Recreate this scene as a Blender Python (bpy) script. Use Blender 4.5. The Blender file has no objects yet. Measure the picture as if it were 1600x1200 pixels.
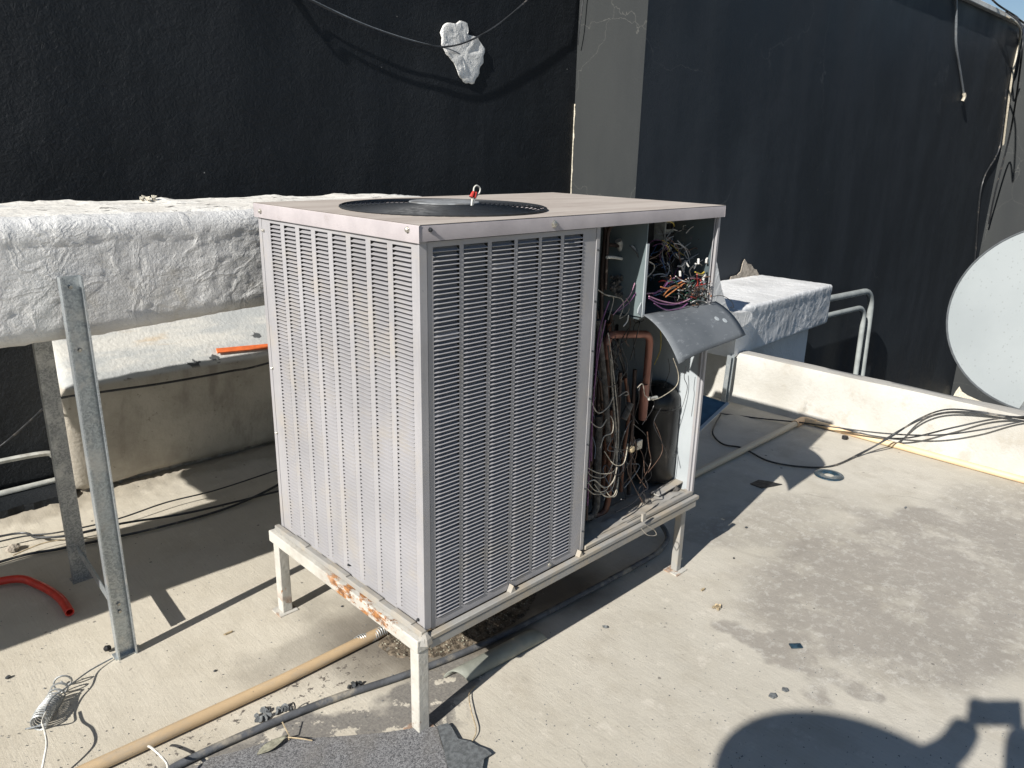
import bpy, math, random
from mathutils import Vector, Matrix, noise
random.seed(11)
scn = bpy.context.scene
col = scn.collection
PI = math.pi
R = math.radians

# ------------------------------------------------------------------ camera
CAM = Vector((-0.99879, -1.30909, 1.45426))
RX = Vector((0.71756, -0.69620, 0.02086))     # filled in exactly below
def rodrigues(r):
    v = Vector(r); th = v.length
    return Matrix.Rotation(th, 3, v / th)
W2C = rodrigues((1.77425618, -0.702612117, 0.546783987))   # world -> (right, down, forward)
F = 1186.128                                                # focal length in pixels of a 1600 px wide picture
cd = bpy.data.cameras.new('camera'); cam = bpy.data.objects.new('camera', cd); col.objects.link(cam)
r_, d_, f_ = W2C[0], W2C[1], W2C[2]
rot = Matrix((r_, -d_, -f_)).transposed()
cam.matrix_world = Matrix.Translation(CAM) @ rot.to_4x4()
cd.sensor_width = 36; cd.lens = F * 36 / 1600; cd.clip_start = 0.02; cd.clip_end = 800
scn.camera = cam

# ------------------------------------------------------------------ light
EL, AZ = R(33.7), R(8.8)
TOSUN = Vector((-math.cos(EL) * math.cos(AZ), -math.cos(EL) * math.sin(AZ), math.sin(EL)))
world = bpy.data.worlds.new('World'); scn.world = world; world.use_nodes = True
wn = world.node_tree.nodes; bg = wn['Background']
sky = wn.new('ShaderNodeTexSky'); sky.sky_type = 'NISHITA'; sky.sun_disc = False
sky.sun_elevation = EL; sky.sun_rotation = math.atan2(TOSUN.x, TOSUN.y) % (2 * PI)
sky.air_density = 1.0; sky.dust_density = 0.1; sky.ozone_density = 2.2
world.node_tree.links.new(sky.outputs[0], bg.inputs[0]); bg.inputs[1].default_value = 0.053
sd = bpy.data.lights.new('sun', 'SUN'); sd.energy = 5.0; sd.angle = R(0.53); sd.color = (1.0, 0.96, 0.89)
so = bpy.data.objects.new('sun', sd); col.objects.link(so)
so.rotation_euler = (-TOSUN).to_track_quat('-Z', 'Y').to_euler(); so.location = (0, 0, 8)
scn.view_settings.view_transform = 'Standard'; scn.view_settings.look = 'None'
scn.view_settings.gamma = 1; scn.view_settings.use_curve_mapping = False
scn.view_settings.exposure = 0.54
scn.render.engine = 'CYCLES'

# ------------------------------------------------------------------ helpers
def at(px, py, ax, v):
    """point of the real plane ax = v that the photograph shows at (px, py)"""
    d = W2C.transposed() @ Vector(((px - 800) / F, (py - 600) / F, 1))
    i = 'xyz'.index(ax)
    return CAM + d * ((v - CAM[i]) / d[i])
G = lambda px, py, z=0.0: at(px, py, 'z', z)

def tag(o, label=None, cat=None, group=None, kind=None):
    if label: o['label'] = label
    if cat: o['category'] = cat
    if group: o['group'] = group
    if kind: o['kind'] = kind
    return o
def thing(name, loc, label, cat, group=None):
    o = bpy.data.objects.new(name, None); col.objects.link(o); o.location = loc
    o.empty_display_size = 0.05
    return tag(o, label, cat, group)

class MB:
    def __init__(s): s.v = []; s.f = []
    def add(s, vs, fs):
        b = len(s.v); s.v += [Vector(x) for x in vs]; s.f += [[i + b for i in f] for f in fs]; return s
    def box(s, x0, x1, y0, y1, z0, z1):
        return s.add([(x0,y0,z0),(x1,y0,z0),(x1,y1,z0),(x0,y1,z0),(x0,y0,z1),(x1,y0,z1),(x1,y1,z1),(x0,y1,z1)],
            [(0,3,2,1),(4,5,6,7),(0,1,5,4),(1,2,6,5),(2,3,7,6),(3,0,4,7)])
    def bar(s, p0, p1, w, h, up=(0,0,1)):
        p0 = Vector(p0); p1 = Vector(p1); d = (p1-p0).normalized(); a = d.cross(Vector(up))
        if a.length < 1e-4: a = d.cross(Vector((1,0,0)))
        a.normalize(); b = a.cross(d)
        vs = [p + a*x*w/2 + b*y*h/2 for p in (p0,p1) for x,y in ((-1,-1),(1,-1),(1,1),(-1,1))]
        return s.add(vs, [(0,1,2,3),(7,6,5,4),(0,4,5,1),(1,5,6,2),(2,6,7,3),(3,7,4,0)])
    def tube(s, pts, r, n=8, cap=True, rr=None):
        pts = [Vector(p) for p in pts]; m = len(pts); rings = []
        t0 = (pts[1]-pts[0]).normalized(); a = t0.orthogonal().normalized()
        for i, p in enumerate(pts):
            t = (pts[min(i+1,m-1)] - pts[max(i-1,0)]).normalized()
            a = (a - t*a.dot(t)); a = a.normalized() if a.length > 1e-5 else t.orthogonal().normalized()
            b = t.cross(a); q = rr[i] if rr else r
            rings.append([p + (a*math.cos(2*PI*k/n) + b*math.sin(2*PI*k/n))*q for k in range(n)])
        vs = [v for g in rings for v in g]; fs = []
        for i in range(m-1):
            for k in range(n):
                k2 = (k+1) % n; fs.append((i*n+k, i*n+k2, (i+1)*n+k2, (i+1)*n+k))
        if cap: fs += [tuple(range(n-1,-1,-1)), tuple((m-1)*n+k for k in range(n))]
        return s.add(vs, fs)
    def lathe(s, prof, c, axis=(0,0,1), n=24, cap=True):
        ax = Vector(axis).normalized(); a = ax.orthogonal().normalized(); b = ax.cross(a); c = Vector(c); m = len(prof)
        vs = [c + ax*h + (a*math.cos(2*PI*k/n) + b*math.sin(2*PI*k/n))*r for r, h in prof for k in range(n)]
        fs = [(i*n+k, i*n+(k+1)%n, (i+1)*n+(k+1)%n, (i+1)*n+k) for i in range(m-1) for k in range(n)]
        if cap and prof[0][0] > 1e-5: fs.append(tuple(range(n-1,-1,-1)))
        if cap and prof[-1][0] > 1e-5: fs.append(tuple((m-1)*n+k for k in range(n)))
        return s.add(vs, fs)
    def poly(s, pts, n, h):
        """flat outline with real thickness h along n"""
        n = Vector(n); k = len(pts); vs = [Vector(p) for p in pts] + [Vector(p)+n*h for p in pts]
        return s.add(vs, [tuple(range(k-1,-1,-1)), tuple(range(k,2*k))] + [(i,(i+1)%k,(i+1)%k+k,i+k) for i in range(k)])
    def grid(s, P, closed=False):
        m = len(P); n = len(P[0]); vs = [v for row in P for v in row]; fs = []
        for i in range(m-1):
            for k in range(n if closed else n-1):
                k2 = (k+1) % n; fs.append((i*n+k, i*n+k2, (i+1)*n+k2, (i+1)*n+k))
        return s.add(vs, fs)
    def build(s, name, m, parent=None, smooth=None, bevel=0, seg=2, label=None):
        off = Vector(parent.location) if parent and not parent.parent else (Vector(parent.parent.location) if parent else Vector())
        me = bpy.data.meshes.new(name); me.from_pydata([v-off for v in s.v], [], s.f); me.validate(); me.update()
        bm_fix(me)
        if smooth:
            me.shade_smooth(); me.set_sharp_from_angle(angle=R(smooth))
        o = bpy.data.objects.new(name, me); col.objects.link(o)
        if m: me.materials.append(m)
        if parent: o.parent = parent
        if bevel:
            b = o.modifiers.new('bevel', 'BEVEL'); b.width = bevel; b.segments = seg; b.limit_method = 'ANGLE'; b.angle_limit = R(40)
            me.shade_smooth(); me.set_sharp_from_angle(angle=R(50))
        if label: o['label'] = label
        return o
import bmesh
def bm_fix(me):
    bm = bmesh.new(); bm.from_mesh(me); bmesh.ops.recalc_face_normals(bm, faces=bm.faces); bm.to_mesh(me); bm.free()

def crv(pts, k=8, closed=False):
    """smooth curve through points"""
    P = [Vector(p) for p in pts]; out = []; n = len(P)
    for i in range(n if closed else n-1):
        if closed: p0,p1,p2,p3 = P[i-1],P[i],P[(i+1)%n],P[(i+2)%n]
        else: p0,p1,p2,p3 = P[max(i-1,0)],P[i],P[i+1],P[min(i+2,n-1)]
        for j in range(k):
            t = j/k
            out.append(0.5*((2*p1)+(p2-p0)*t+(2*p0-5*p1+4*p2-p3)*t*t+(3*p1-3*p2+p3-p0)*t**3))
    if not closed: out.append(P[-1])
    return out
def bend(pts, r, k=6):
    """polyline with rounded corners"""
    P = [Vector(p) for p in pts]; out = [P[0]]
    for i in range(1, len(P)-1):
        a = (P[i-1]-P[i]).normalized(); b = (P[i+1]-P[i]).normalized()
        q0 = P[i]+a*r; q1 = P[i]+b*r
        for j in range(k+1):
            t = j/k; out.append(q0*(1-t)**2 + P[i]*2*t*(1-t) + q1*t*t)
    out.append(P[-1]); return out

# ------------------------------------------------------------------ materials
class NT:
    def __init__(s, name):
        s.m = bpy.data.materials.new(name); s.m.use_nodes = True
        s.t = s.m.node_tree; s.n = s.t.nodes; s.b = s.n['Principled BSDF']
        s.tc = s.n.new('ShaderNodeTexCoord').outputs['Object']
    def link(s, a, b): s.t.links.new(a, b)
    def inp(s, sock, v):
        if isinstance(v, bpy.types.NodeSocket): s.link(v, sock)
        elif isinstance(v, (tuple, list)) and len(v) == 3 and sock.type == 'RGBA': sock.default_value = (*v, 1)
        else: sock.default_value = v
    def map(s, scale=(1,1,1), rot=(0,0,0), loc=(0,0,0), v=None):
        n = s.n.new('ShaderNodeMapping'); s.link(v or s.tc, n.inputs[0])
        n.inputs['Scale'].default_value = scale; n.inputs['Rotation'].default_value = rot; n.inputs['Location'].default_value = loc
        return n.outputs[0]
    def noise(s, scale, det=4, rough=.55, v=None, dist=0):
        n = s.n.new('ShaderNodeTexNoise'); s.link(v or s.tc, n.inputs['Vector'])
        n.inputs['Scale'].default_value = scale; n.inputs['Detail'].default_value = det
        n.inputs['Roughness'].default_value = rough; n.inputs['Distortion'].default_value = dist
        return n.outputs['Fac']
    def noisec(s, scale, det=3, v=None):
        n = s.n.new('ShaderNodeTexNoise'); s.link(v or s.tc, n.inputs['Vector'])
        n.inputs['Scale'].default_value = scale; n.inputs['Detail'].default_value = det
        return n.outputs['Color']
    def vor(s, scale, feat='F1', v=None, out='Distance', rnd=1):
        n = s.n.new('ShaderNodeTexVoronoi'); s.link(v or s.tc, n.inputs['Vector']); n.feature = feat
        n.inputs['Scale'].default_value = scale; n.inputs['Randomness'].default_value = rnd
        return n.outputs[out]
    def ramp(s, f, a, b, lo=0.0, hi=1.0):
        n = s.n.new('ShaderNodeMapRange'); n.interpolation_type = 'SMOOTHSTEP'
        s.inp(n.inputs[0], f)
        for i, v in enumerate((a, b, lo, hi)): n.inputs[i+1].default_value = v
        return n.outputs[0]
    def math(s, op, a, b=0.0):
        n = s.n.new('ShaderNodeMath'); n.operation = op; s.inp(n.inputs[0], a); s.inp(n.inputs[1], b); return n.outputs[0]
    def mix(s, f, a, b, mode='MIX'):
        n = s.n.new('ShaderNodeMix'); n.data_type = 'RGBA'; n.blend_type = mode
        s.inp(n.inputs[0], f); s.inp(n.inputs[6], a); s.inp(n.inputs[7], b); return n.outputs[2]
    def vm(s, op, a, b=(0,0,0)):
        n = s.n.new('ShaderNodeVectorMath'); n.operation = op; s.inp(n.inputs[0], a); s.inp(n.inputs[1], b)
        return n.outputs['Value'] if op in ('LENGTH','DISTANCE','DOT_PRODUCT') else n.outputs[0]
    def sep(s, v=None):
        n = s.n.new('ShaderNodeSeparateXYZ'); s.link(v or s.tc, n.inputs[0]); return n.outputs
    def blob(s, cx, cy, rx, ry, soft=.35, wob=.25, rot=0, scale=3.0):
        """1 inside a ragged patch on the floor, 0 outside"""
        w = s.vm('SUBTRACT', s.noisec(scale, 6), (.5,.5,.5))
        p = s.vm('ADD', s.tc, s.vm('SCALE_', w) if False else s.vm('MULTIPLY', w, (wob*2,wob*2,0)))
        p = s.vm('SUBTRACT', p, (cx,cy,0)); p = s.map((1,1,0), (0,0,-rot), v=p); p = s.vm('MULTIPLY', p, (1/rx,1/ry,0))
        return s.ramp(s.vm('LENGTH', p), 1+soft/2, 1-soft/2, 0, 1)
    def bump(s, h, dist=.002, strength=1.0, prev=None):
        n = s.n.new('ShaderNodeBump'); s.inp(n.inputs['Height'], h); n.inputs['Distance'].default_value = dist
        n.inputs['Strength'].default_value = strength
        if prev is not None: s.link(prev, n.inputs['Normal'])
        return n.outputs[0]
    def out(s, c, rough=.6, metal=0.0, nrm=None, spec=.5, **k):
        s.inp(s.b.inputs['Base Color'], c); s.inp(s.b.inputs['Roughness'], rough); s.inp(s.b.inputs['Metallic'], metal)
        s.b.inputs['Specular IOR Level'].default_value = spec
        if nrm is not None: s.link(nrm, s.b.inputs['Normal'])
        return s.m

def simple(name, c, rough=.5, metal=0.0, var=.15, scale=30, bump=0.0, spec=.5, dirt=None, da=.6, db=.75):
    t = NT(name); n = t.noise(scale, 5)
    c2 = tuple(x*(1-var*1.6) for x in c)
    cc = t.mix(t.ramp(n, .35, .65), tuple(min(1,x*(1+var*.3)) for x in c), c2)
    if dirt: cc = t.mix(t.ramp(t.noise(scale*.35, 8, .65), da, db), cc, dirt)
    nr = t.bump(t.noise(scale*6, 4), bump) if bump else None
    return t.out(cc, t.ramp(n, .3, .7, max(rough-.1,0.02), min(rough+.1,1)), metal, nr, spec)

# concrete roof floor
def m_floor():
    t = NT('roof_concrete')
    big = t.noise(.9, 6, .6); med = t.noise(5, 8, .62); fine = t.noise(120, 5, .7); grit = t.noise(420, 3, .7)
    c = t.mix(t.ramp(big, .35, .68), (.535,.502,.438), (.45,.420,.358))
    c = t.mix(t.ramp(med, .45, .75, 0, .7), c, (.38,.345,.285))
    c = t.mix(t.math('MULTIPLY', t.ramp(t.noise(11, 8, .72), .56, .66), .55), c, (.60,.56,.49))
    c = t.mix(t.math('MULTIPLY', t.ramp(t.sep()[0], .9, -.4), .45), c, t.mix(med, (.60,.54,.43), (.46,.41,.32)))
    # broom streaks
    st = t.noise(1, 5, .6, t.map((160,9,1), (0,0,R(-24)))); 
    c = t.mix(t.math('MULTIPLY', t.ramp(st, .52, .72), .26), c, (.60,.57,.50))
    c = t.mix(t.math('MULTIPLY', t.ramp(st, .46, .32), .10), c, (.22,.20,.17))
    # grey weathered patches on the open side
    wet = t.blob(1.62,-.56,.55,.40,.5,.42,R(-15),2.2)
    wet2 = t.blob(2.15,-.62,.55,.22,.6,.4,R(-30),2.6)
    wet3 = t.blob(1.05,-.55,.16,.14,.4,.3,0,5)
    wet4 = t.blob(1.75,-.05,.45,.16,.8,.35,R(-20),3.4)
    wet5 = t.blob(2.6,-1.1,.9,.5,.8,.45,0,2.2)
    w = t.math('MAXIMUM', t.math('MAXIMUM', wet, wet2), t.math('MAXIMUM', t.math('MAXIMUM', wet3, wet5), t.math('MULTIPLY', wet4, .6)))
    w = t.math('MULTIPLY', w, t.ramp(t.noise(4, 9, .74), .34, .52, .25, .78))
    c = t.mix(w, c, t.mix(t.noise(3, 5), (.235,.215,.19), (.30,.275,.245)))
    edge = t.math('MULTIPLY', t.math('MULTIPLY', w, t.math('SUBTRACT', 1.0, w)), t.ramp(t.noise(26, 8, .8), .50, .62, 0, 1.6))
    c = t.mix(edge, c, (.64,.62,.57))
    # soil stain under the unit and beside it
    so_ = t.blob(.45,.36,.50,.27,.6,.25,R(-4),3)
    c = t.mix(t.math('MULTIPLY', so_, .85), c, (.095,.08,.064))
    s2 = t.blob(.02,.5,.24,.16,.9,.3,0,5); c = t.mix(t.math('MULTIPLY', s2, .45), c, (.22,.20,.17))
    # grey coating film, flaked
    fi = t.math('MAXIMUM', t.blob(-.21,.115,.36,.085,.4,.16,R(-25),5), t.blob(.12,.10,.20,.06,.4,.12,R(-5),6))
    fi = t.math('MULTIPLY', fi, t.ramp(t.noise(14, 8, .66), .58, .54))
    c = t.mix(fi, c, t.mix(t.ramp(fine,.3,.7), (.16,.15,.14), (.24,.225,.20)))
    # small dark crusts along the beige pipe
    cr = t.math('MULTIPLY', t.blob(-.25,.345,.5,.055,.5,.05,R(-2),9), t.ramp(t.noise(38, 8, .7), .57, .61))
    c = t.mix(cr, c, (.13,.115,.10))
    # dirt line by the wall and stray spots
    c = t.mix(t.math('MULTIPLY', t.blob(0.6,2.02,2.5,.10,.6,.1,0,8), .4), c, (.20,.17,.13))
    c = t.mix(t.ramp(t.noise(26, 6, .6), .69, .73, 0, .7), c, (.17,.15,.13))
    c = t.mix(t.ramp(t.vor(7, rnd=1), .045, .025, 0, .75), c, (.13,.12,.11))
    c = t.mix(t.ramp(t.vor(3.3, v=t.map(loc=(4,2,0))), .028, .014, 0, .8), c, (.09,.085,.08))
    # ring left by a bucket
    rg = t.math('ABSOLUTE', t.math('SUBTRACT', t.vm('DISTANCE', t.vm('ADD', t.tc, t.vm('MULTIPLY', t.vm('SUBTRACT', t.noisec(8), (.5,.5,.5)), (.03,.03,0))), (1.62,-.07,0)), .17))
    c = t.mix(t.ramp(rg, .016, .003, 0, .16), c, (.2,.18,.155))
    # hairline crack
    e = t.vor(.55, 'DISTANCE_TO_EDGE', t.vm('ADD', t.tc, t.vm('MULTIPLY', t.noisec(5, 8), (.35,.35,0))))
    c = t.mix(t.math('MULTIPLY', t.ramp(e, .0022, .0008, 0, .4), t.ramp(t.noise(1.7, 2), .55, .65)), c, (.16,.14,.12))
    c = t.mix(t.ramp(grit, .34, .26, 0, .45), c, (.17,.15,.13)); c = t.mix(t.ramp(grit, .66, .76, 0, .4), c, (.72,.69,.62))
    h = t.math('ADD', t.math('MULTIPLY', st, .35), t.math('ADD', t.math('MULTIPLY', fine, .5), t.math('MULTIPLY', grit, .35)))
    b = t.bump(h, .0022, .9); b = t.bump(t.noise(14, 5), .006, .5, b)
    return t.out(c, .88, 0, b, .25)
M = {}
M['floor'] = m_floor()

def m_black(name, lum=1.0, stipple=1.0, crack=.16):
    t = NT(name)
    p = t.map((1,1,.22))
    st = t.noise(2.2, 6, .6, p); blot = t.noise(1.3, 5)
    c = t.mix(t.ramp(st, .35, .7), tuple(x*lum for x in (.0098,.0136,.0188)), tuple(x*lum for x in (.0205,.0252,.0315)))
    c = t.mix(t.ramp(blot, .45, .75, 0, .6), c, tuple(x*lum for x in (.023,.029,.036)))
    c = t.mix(t.ramp(t.noise(16, 9, .72), .72, .76, 0, .5), c, (.10,.105,.11))
    c = t.mix(t.ramp(t.vor(6), .022, .012, 0, .8), c, (.3,.3,.29))
    e = t.vor(.8, 'DISTANCE_TO_EDGE', t.vm('ADD', t.tc, t.vm('MULTIPLY', t.noisec(4, 8), (.3,.3,.3))))
    c = t.mix(t.math('MULTIPLY', t.ramp(e, .003, .001, 0, crack), t.ramp(t.noise(1.6, 3), .48, .60)), c, (.12,.125,.13))
    h = t.math('ADD', t.noise(95, 6, .62), t.math('MULTIPLY', t.noise(34, 5, .6, dist=1.2), 1.2))
    b = t.bump(h, .0032*stipple, .85); b = t.bump(t.noise(4.5, 4), .020*stipple, .6, b)
    return t.out(c, t.ramp(st, .3, .7, .52, .70), 0, b, .30)
M['black'] = m_black('black_stucco', .55, 1.25, 0); M['black_smooth_lit'] = m_black('black_stucco_smooth_lit', 1.2, .35, .25)  # same stucco; dim left wall and grazing shine on the right put into colour
def m_ret():
    t = NT('sunlit_black_render')
    c = t.mix(t.ramp(t.noise(3, 7, .62, t.map((1,1,.25))), .35, .7), (.033,.036,.037), (.026,.029,.031))
    c = t.mix(t.ramp(t.noise(14, 8, .7), .66, .74, 0, .5), c, (.12,.12,.115))
    e = t.vor(1.3, 'DISTANCE_TO_EDGE', t.vm('ADD', t.tc, t.vm('MULTIPLY', t.noisec(4, 8), (.3,.3,.3))))
    c = t.mix(t.ramp(e, .0026, .001, 0, .4), c, (.13,.13,.12))
    return t.out(c, .6, 0, t.bump(t.noise(60, 6, .65), .0012, .6), .35)
M['grey_return'] = m_ret()  # the black wall's render again, full sun put into a lighter grey

def m_whitewash(name='whitewash'):
    t = NT(name)
    c = t.mix(t.ramp(t.noise(3, 7, .6), .35, .7), (.49,.48,.45), (.40,.385,.35))
    c = t.mix(t.ramp(t.noise(8, 8, .7), .52, .68, 0, .6), c, (.36,.33,.28))
    c = t.mix(t.ramp(t.noise(60, 5, .7), .66, .74, 0, .5), c, (.35,.30,.24))
    g = t.n.new('ShaderNodeNewGeometry'); c = t.mix(t.ramp(t.sep(g.outputs['Normal'])[2], .6, .85, 0, .75), c, (.36,.345,.32))
    b = t.bump(t.math('ADD', t.noise(70, 5), t.noise(15, 4)), .004, .7)
    return t.out(c, .85, 0, b, .25)
M['white'] = m_whitewash()

def m_ledge():
    t = NT('weathered_ledge')
    x, y, z = t.sep()[0], t.sep()[1], t.sep()[2]
    pw = t.map((1,1,.12)); dr = t.noise(9, 7, .65, pw)
    side = t.mix(t.ramp(t.noise(4, 7, .65), .35, .7), (.47,.435,.375), (.33,.30,.255))
    side = t.mix(t.ramp(dr, .50, .68, 0, .6), side, (.24,.215,.18))
    side = t.mix(t.ramp(t.noise(2.3, 6, .6, t.map((1,1,.3), loc=(7,0,0))), .55, .68, 0, .6), side, (.30,.215,.13))
    side = t.mix(t.ramp(t.noise(40, 7, .7), .60, .70, 0, .6), side, (.14,.125,.105))
    top = t.mix(t.ramp(t.noise(6, 7, .65, t.map((.35,1.4,1),(0,0,.4))), .40, .62), (.60,.59,.555), (.44,.455,.455))
    top = t.mix(t.ramp(t.noise(7, 6, .6, t.map((.35,1.6,1), loc=(3,1,0))), .60, .72, 0, .65), top, (.55,.42,.27))
    top = t.mix(t.ramp(t.vor(6.5, v=t.vm('ADD', t.tc, t.vm('MULTIPLY', t.noisec(40), (.05,.05,.05)))), .20, .17, 0, .9), top, (.05,.055,.06))
    top = t.mix(t.ramp(t.noise(75, 4, .6), .70, .73, 0, .8), top, (.10,.10,.10))
    g = t.n.new('ShaderNodeNewGeometry'); nz = t.sep(g.outputs['Normal'])[2]
    c = t.mix(t.ramp(nz, .35, .6), side, top)
    b = t.bump(t.math('ADD', t.noise(60, 6), t.noise(9, 4)), .005, .6)
    return t.out(c, .85, 0, b, .25)
M['ledge'] = m_ledge()

def m_foil(name, base=(.60,.60,.60), dirty=(.42,.38,.31), amt=.5, k=1.0):
    t = NT(name)
    w = t.vm('ADD', t.tc, t.vm('MULTIPLY', t.noisec(5, 4), (.12,.12,.12)))
    c = t.mix(t.ramp(t.noise(2.4, 7, .62), .38, .70), base, tuple(x*.78 for x in base))
    c = t.mix(t.ramp(t.noise(4.5, 9, .68), .56, .74, 0, amt), c, dirty)
    c = t.mix(t.ramp(t.noise(34, 6, .7), .62, .74, 0, .5), c, (.75,.75,.74))
    weave = t.math('ADD', t.noise(130, 4, .65), t.math('MULTIPLY', t.noise(48, 5, .65, t.map((1,1,1.7))), 1.1))
    cre = t.math('ABSOLUTE', t.math('SUBTRACT', t.noise(7, 5, .5, w, 1.0), .5)); cre = t.ramp(cre, 0, .07, 1, 0)
    b = t.bump(weave, .0034*k, .75); b = t.bump(cre, .0030, .5, b); b = t.bump(t.noise(11, 4, .5, w), .0045, .5, b)
    return t.out(c, t.ramp(t.noise(20, 5), .3, .7, .50, .72), .06, b, .45)
M['foil'] = m_foil('silver_coated_membrane', (.69,.685,.67), (.46,.42,.34), .75); M['foil2'] = m_foil('silver_membrane_clean', (.80,.805,.81), (.58,.56,.52), .3, .45)

def m_foiltop():
    """silver membrane whose upward side carries flaked dusty white coating"""
    t = NT('flaking_coating')
    c = t.mix(t.ramp(t.noise(6, 8, .65), .35, .7), (.76,.74,.69), (.60,.57,.52))
    c = t.mix(t.ramp(t.noise(24, 9, .72, t.map((.55,1,1))), .58, .62, 0, .9), c, (.07,.065,.06))
    return t.out(c, .8, 0, t.bump(t.noise(40, 6), .006, .8), .3)
M['foiltop'] = m_foiltop()

def m_galv(name, c0=(.50,.54,.56), c1=(.34,.37,.39), rough=.42):
    t = NT(name)
    sp = t.vor(230, out='Color', v=t.vm('ADD', t.tc, t.vm('MULTIPLY', t.noisec(60), (.01,.01,.01))))
    s = t.sep(sp)[0]
    c = t.mix(t.math('MULTIPLY', t.ramp(s, .1, .9), t.ramp(t.noise(6, 4), .35, .6, .35, 1)), c0, c1)
    c = t.mix(t.ramp(t.noise(14, 7, .65), .52, .66, 0, .65), c, (.62,.62,.60))
    c = t.mix(t.ramp(t.noise(5, 8, .7), .60, .72, 0, .5), c, (.25,.24,.22))
    return t.out(c, t.ramp(s, 0, 1, rough-.08, rough+.14), .72, t.bump(t.noise(25,4), .0008, .6), .5)
M['galv'] = m_galv('galvanised_steel'); M['galv_dull'] = m_galv('dull_galvanised_steel', (.42,.43,.43), (.30,.31,.31), .6)
M['zinc_box'] = simple('bluish_zinc_sheet', (.024,.038,.045), .6, 0, .2, 14, 0, .15, (.025,.027,.027), .5, .65)

def m_paint(name, c0, c1, dust=(.5,.45,.38), da=.55, db=.75, amt=.5, rough=.5, streak=True, vstretch=.15):
    t = NT(name)
    c = t.mix(t.ramp(t.noise(3.5, 6, .6), .35, .7), c0, c1)
    if streak: c = t.mix(t.ramp(t.noise(18, 6, .65, t.map((1,1,vstretch))), .52, .72, 0, .30), c, tuple(x*.72 for x in c1))
    c = t.mix(t.ramp(t.noise(9, 9, .7), da, db, 0, amt), c, dust)
    c = t.mix(t.ramp(t.noise(150, 3, .6), .66, .72, 0, .4), c, tuple(x*.55 for x in c1))
    return t.out(c, t.ramp(t.noise(12, 5), .3, .7, rough-.08, rough+.12), 0, t.bump(t.noise(9,3), .0016, .5), .4)
M['cab'] = m_paint('mauve_grey_enamel', (.345,.338,.352), (.300,.294,.306), (.365,.335,.30), .48, .70, .6, .48)
def m_cover():
    t = NT('chalky_cover_enamel')
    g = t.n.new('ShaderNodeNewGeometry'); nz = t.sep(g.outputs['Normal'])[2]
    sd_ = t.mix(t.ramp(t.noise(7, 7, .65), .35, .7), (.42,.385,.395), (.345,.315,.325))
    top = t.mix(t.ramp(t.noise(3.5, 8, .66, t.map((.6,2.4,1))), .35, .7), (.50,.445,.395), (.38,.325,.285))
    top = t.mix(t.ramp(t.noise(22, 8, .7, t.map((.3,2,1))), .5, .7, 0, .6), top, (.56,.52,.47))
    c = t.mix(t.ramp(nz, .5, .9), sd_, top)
    c = t.mix(t.ramp(t.noise(14, 8, .7), .62, .72, 0, .4), c, (.26,.22,.19))
    return t.out(c, .62, 0, t.bump(t.noise(9,3), .002, .5), .35)
M['cover'] = m_cover()
M['teal'] = m_paint('grey_green_zinc', (.09,.115,.125), (.065,.085,.095), (.24,.22,.18), .5, .75, .5, .5)
M['teal_l'] = m_paint('pale_grey_panel', (.40,.43,.45), (.35,.38,.40), (.40,.38,.34), .6, .8, .4, .5)
def m_flap():
    t = NT('scuffed_zinc_flap')
    c = t.mix(t.ramp(t.noise(6, 6, .65), .35, .7), (.155,.168,.182), (.115,.127,.14))
    sc = t.noise(1, 9, .75, t.map((26,60,60), (0,0,R(25))))
    c = t.mix(t.ramp(sc, .56, .66, 0, .55), c, (.30,.315,.33))
    c = t.mix(t.ramp(t.noise(70, 6, .75), .62, .70, 0, .5), c, (.30,.31,.32))
    return t.out(c, .62, .1, t.bump(sc, .0006, .5), .3)
M['flap'] = m_flap() if True else m_paint('scuffed_zinc_flap', (.155,.165,.178), (.105,.115,.128), (.33,.34,.35), .52, .68, .8, .62, False)
M['pan'] = m_paint('dusty_base_pan', (.33,.325,.31), (.26,.25,.235), (.36,.31,.24), .40, .65, .85, .7)

def m_rust():
    t = NT('rusted_white_steel')
    c = t.mix(t.ramp(t.noise(9, 7, .65), .35, .7), (.50,.485,.445), (.38,.36,.32))
    s = t.sep(); yy = t.math('ADD', s[1], .36); zz = s[2]
    band = t.math('MULTIPLY', t.ramp(yy, .02, .08), t.ramp(yy, .46, .36))
    n = t.noise(24, 10, .8, t.map((1,.6,1.3)))
    rz = t.math('MULTIPLY', t.ramp(n, .485, .545), t.math('MULTIPLY', band, t.ramp(zz, .235, .25)))
    sp = t.ramp(t.noise(30, 8, .7, t.map((1,1,.35))), .66, .70, 0, .9)
    leg = t.math('MULTIPLY', t.ramp(zz, .09, .02), t.ramp(t.noise(25, 6), .48, .56, 0, .7))
    r = t.math('MAXIMUM', t.math('MAXIMUM', rz, sp), leg)
    rc = t.mix(t.ramp(t.noise(50, 6, .7), .38, .62), (.42,.19,.065), (.15,.07,.035))
    c = t.mix(r, c, rc)
    return t.out(c, .75, 0, t.bump(t.math('ADD', n, t.noise(90,4)), .0025, .7), .3)
M['rust'] = m_rust()

def m_copper(name, c0=(.42,.17,.09), c1=(.20,.09,.06)):
    t = NT(name)
    c = t.mix(t.ramp(t.noise(14, 7, .65, t.map((1,1,.4))), .38, .62), c0, c1)
    c = t.mix(t.ramp(t.noise(40, 6, .7), .60, .70, 0, .6), c, (.36,.30,.24))
    return t.out(c, .5, .45, t.bump(t.noise(60,4), .0006, .5), .4)
M['copper'] = m_copper('tarnished_copper', (.23,.105,.065), (.11,.06,.045)); M['copper_d'] = m_copper('dark_oxidised_copper', (.075,.05,.042), (.04,.03,.028))
M['copper_p'] = m_copper('pinkish_copper', (.36,.17,.13), (.22,.10,.075))

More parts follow.
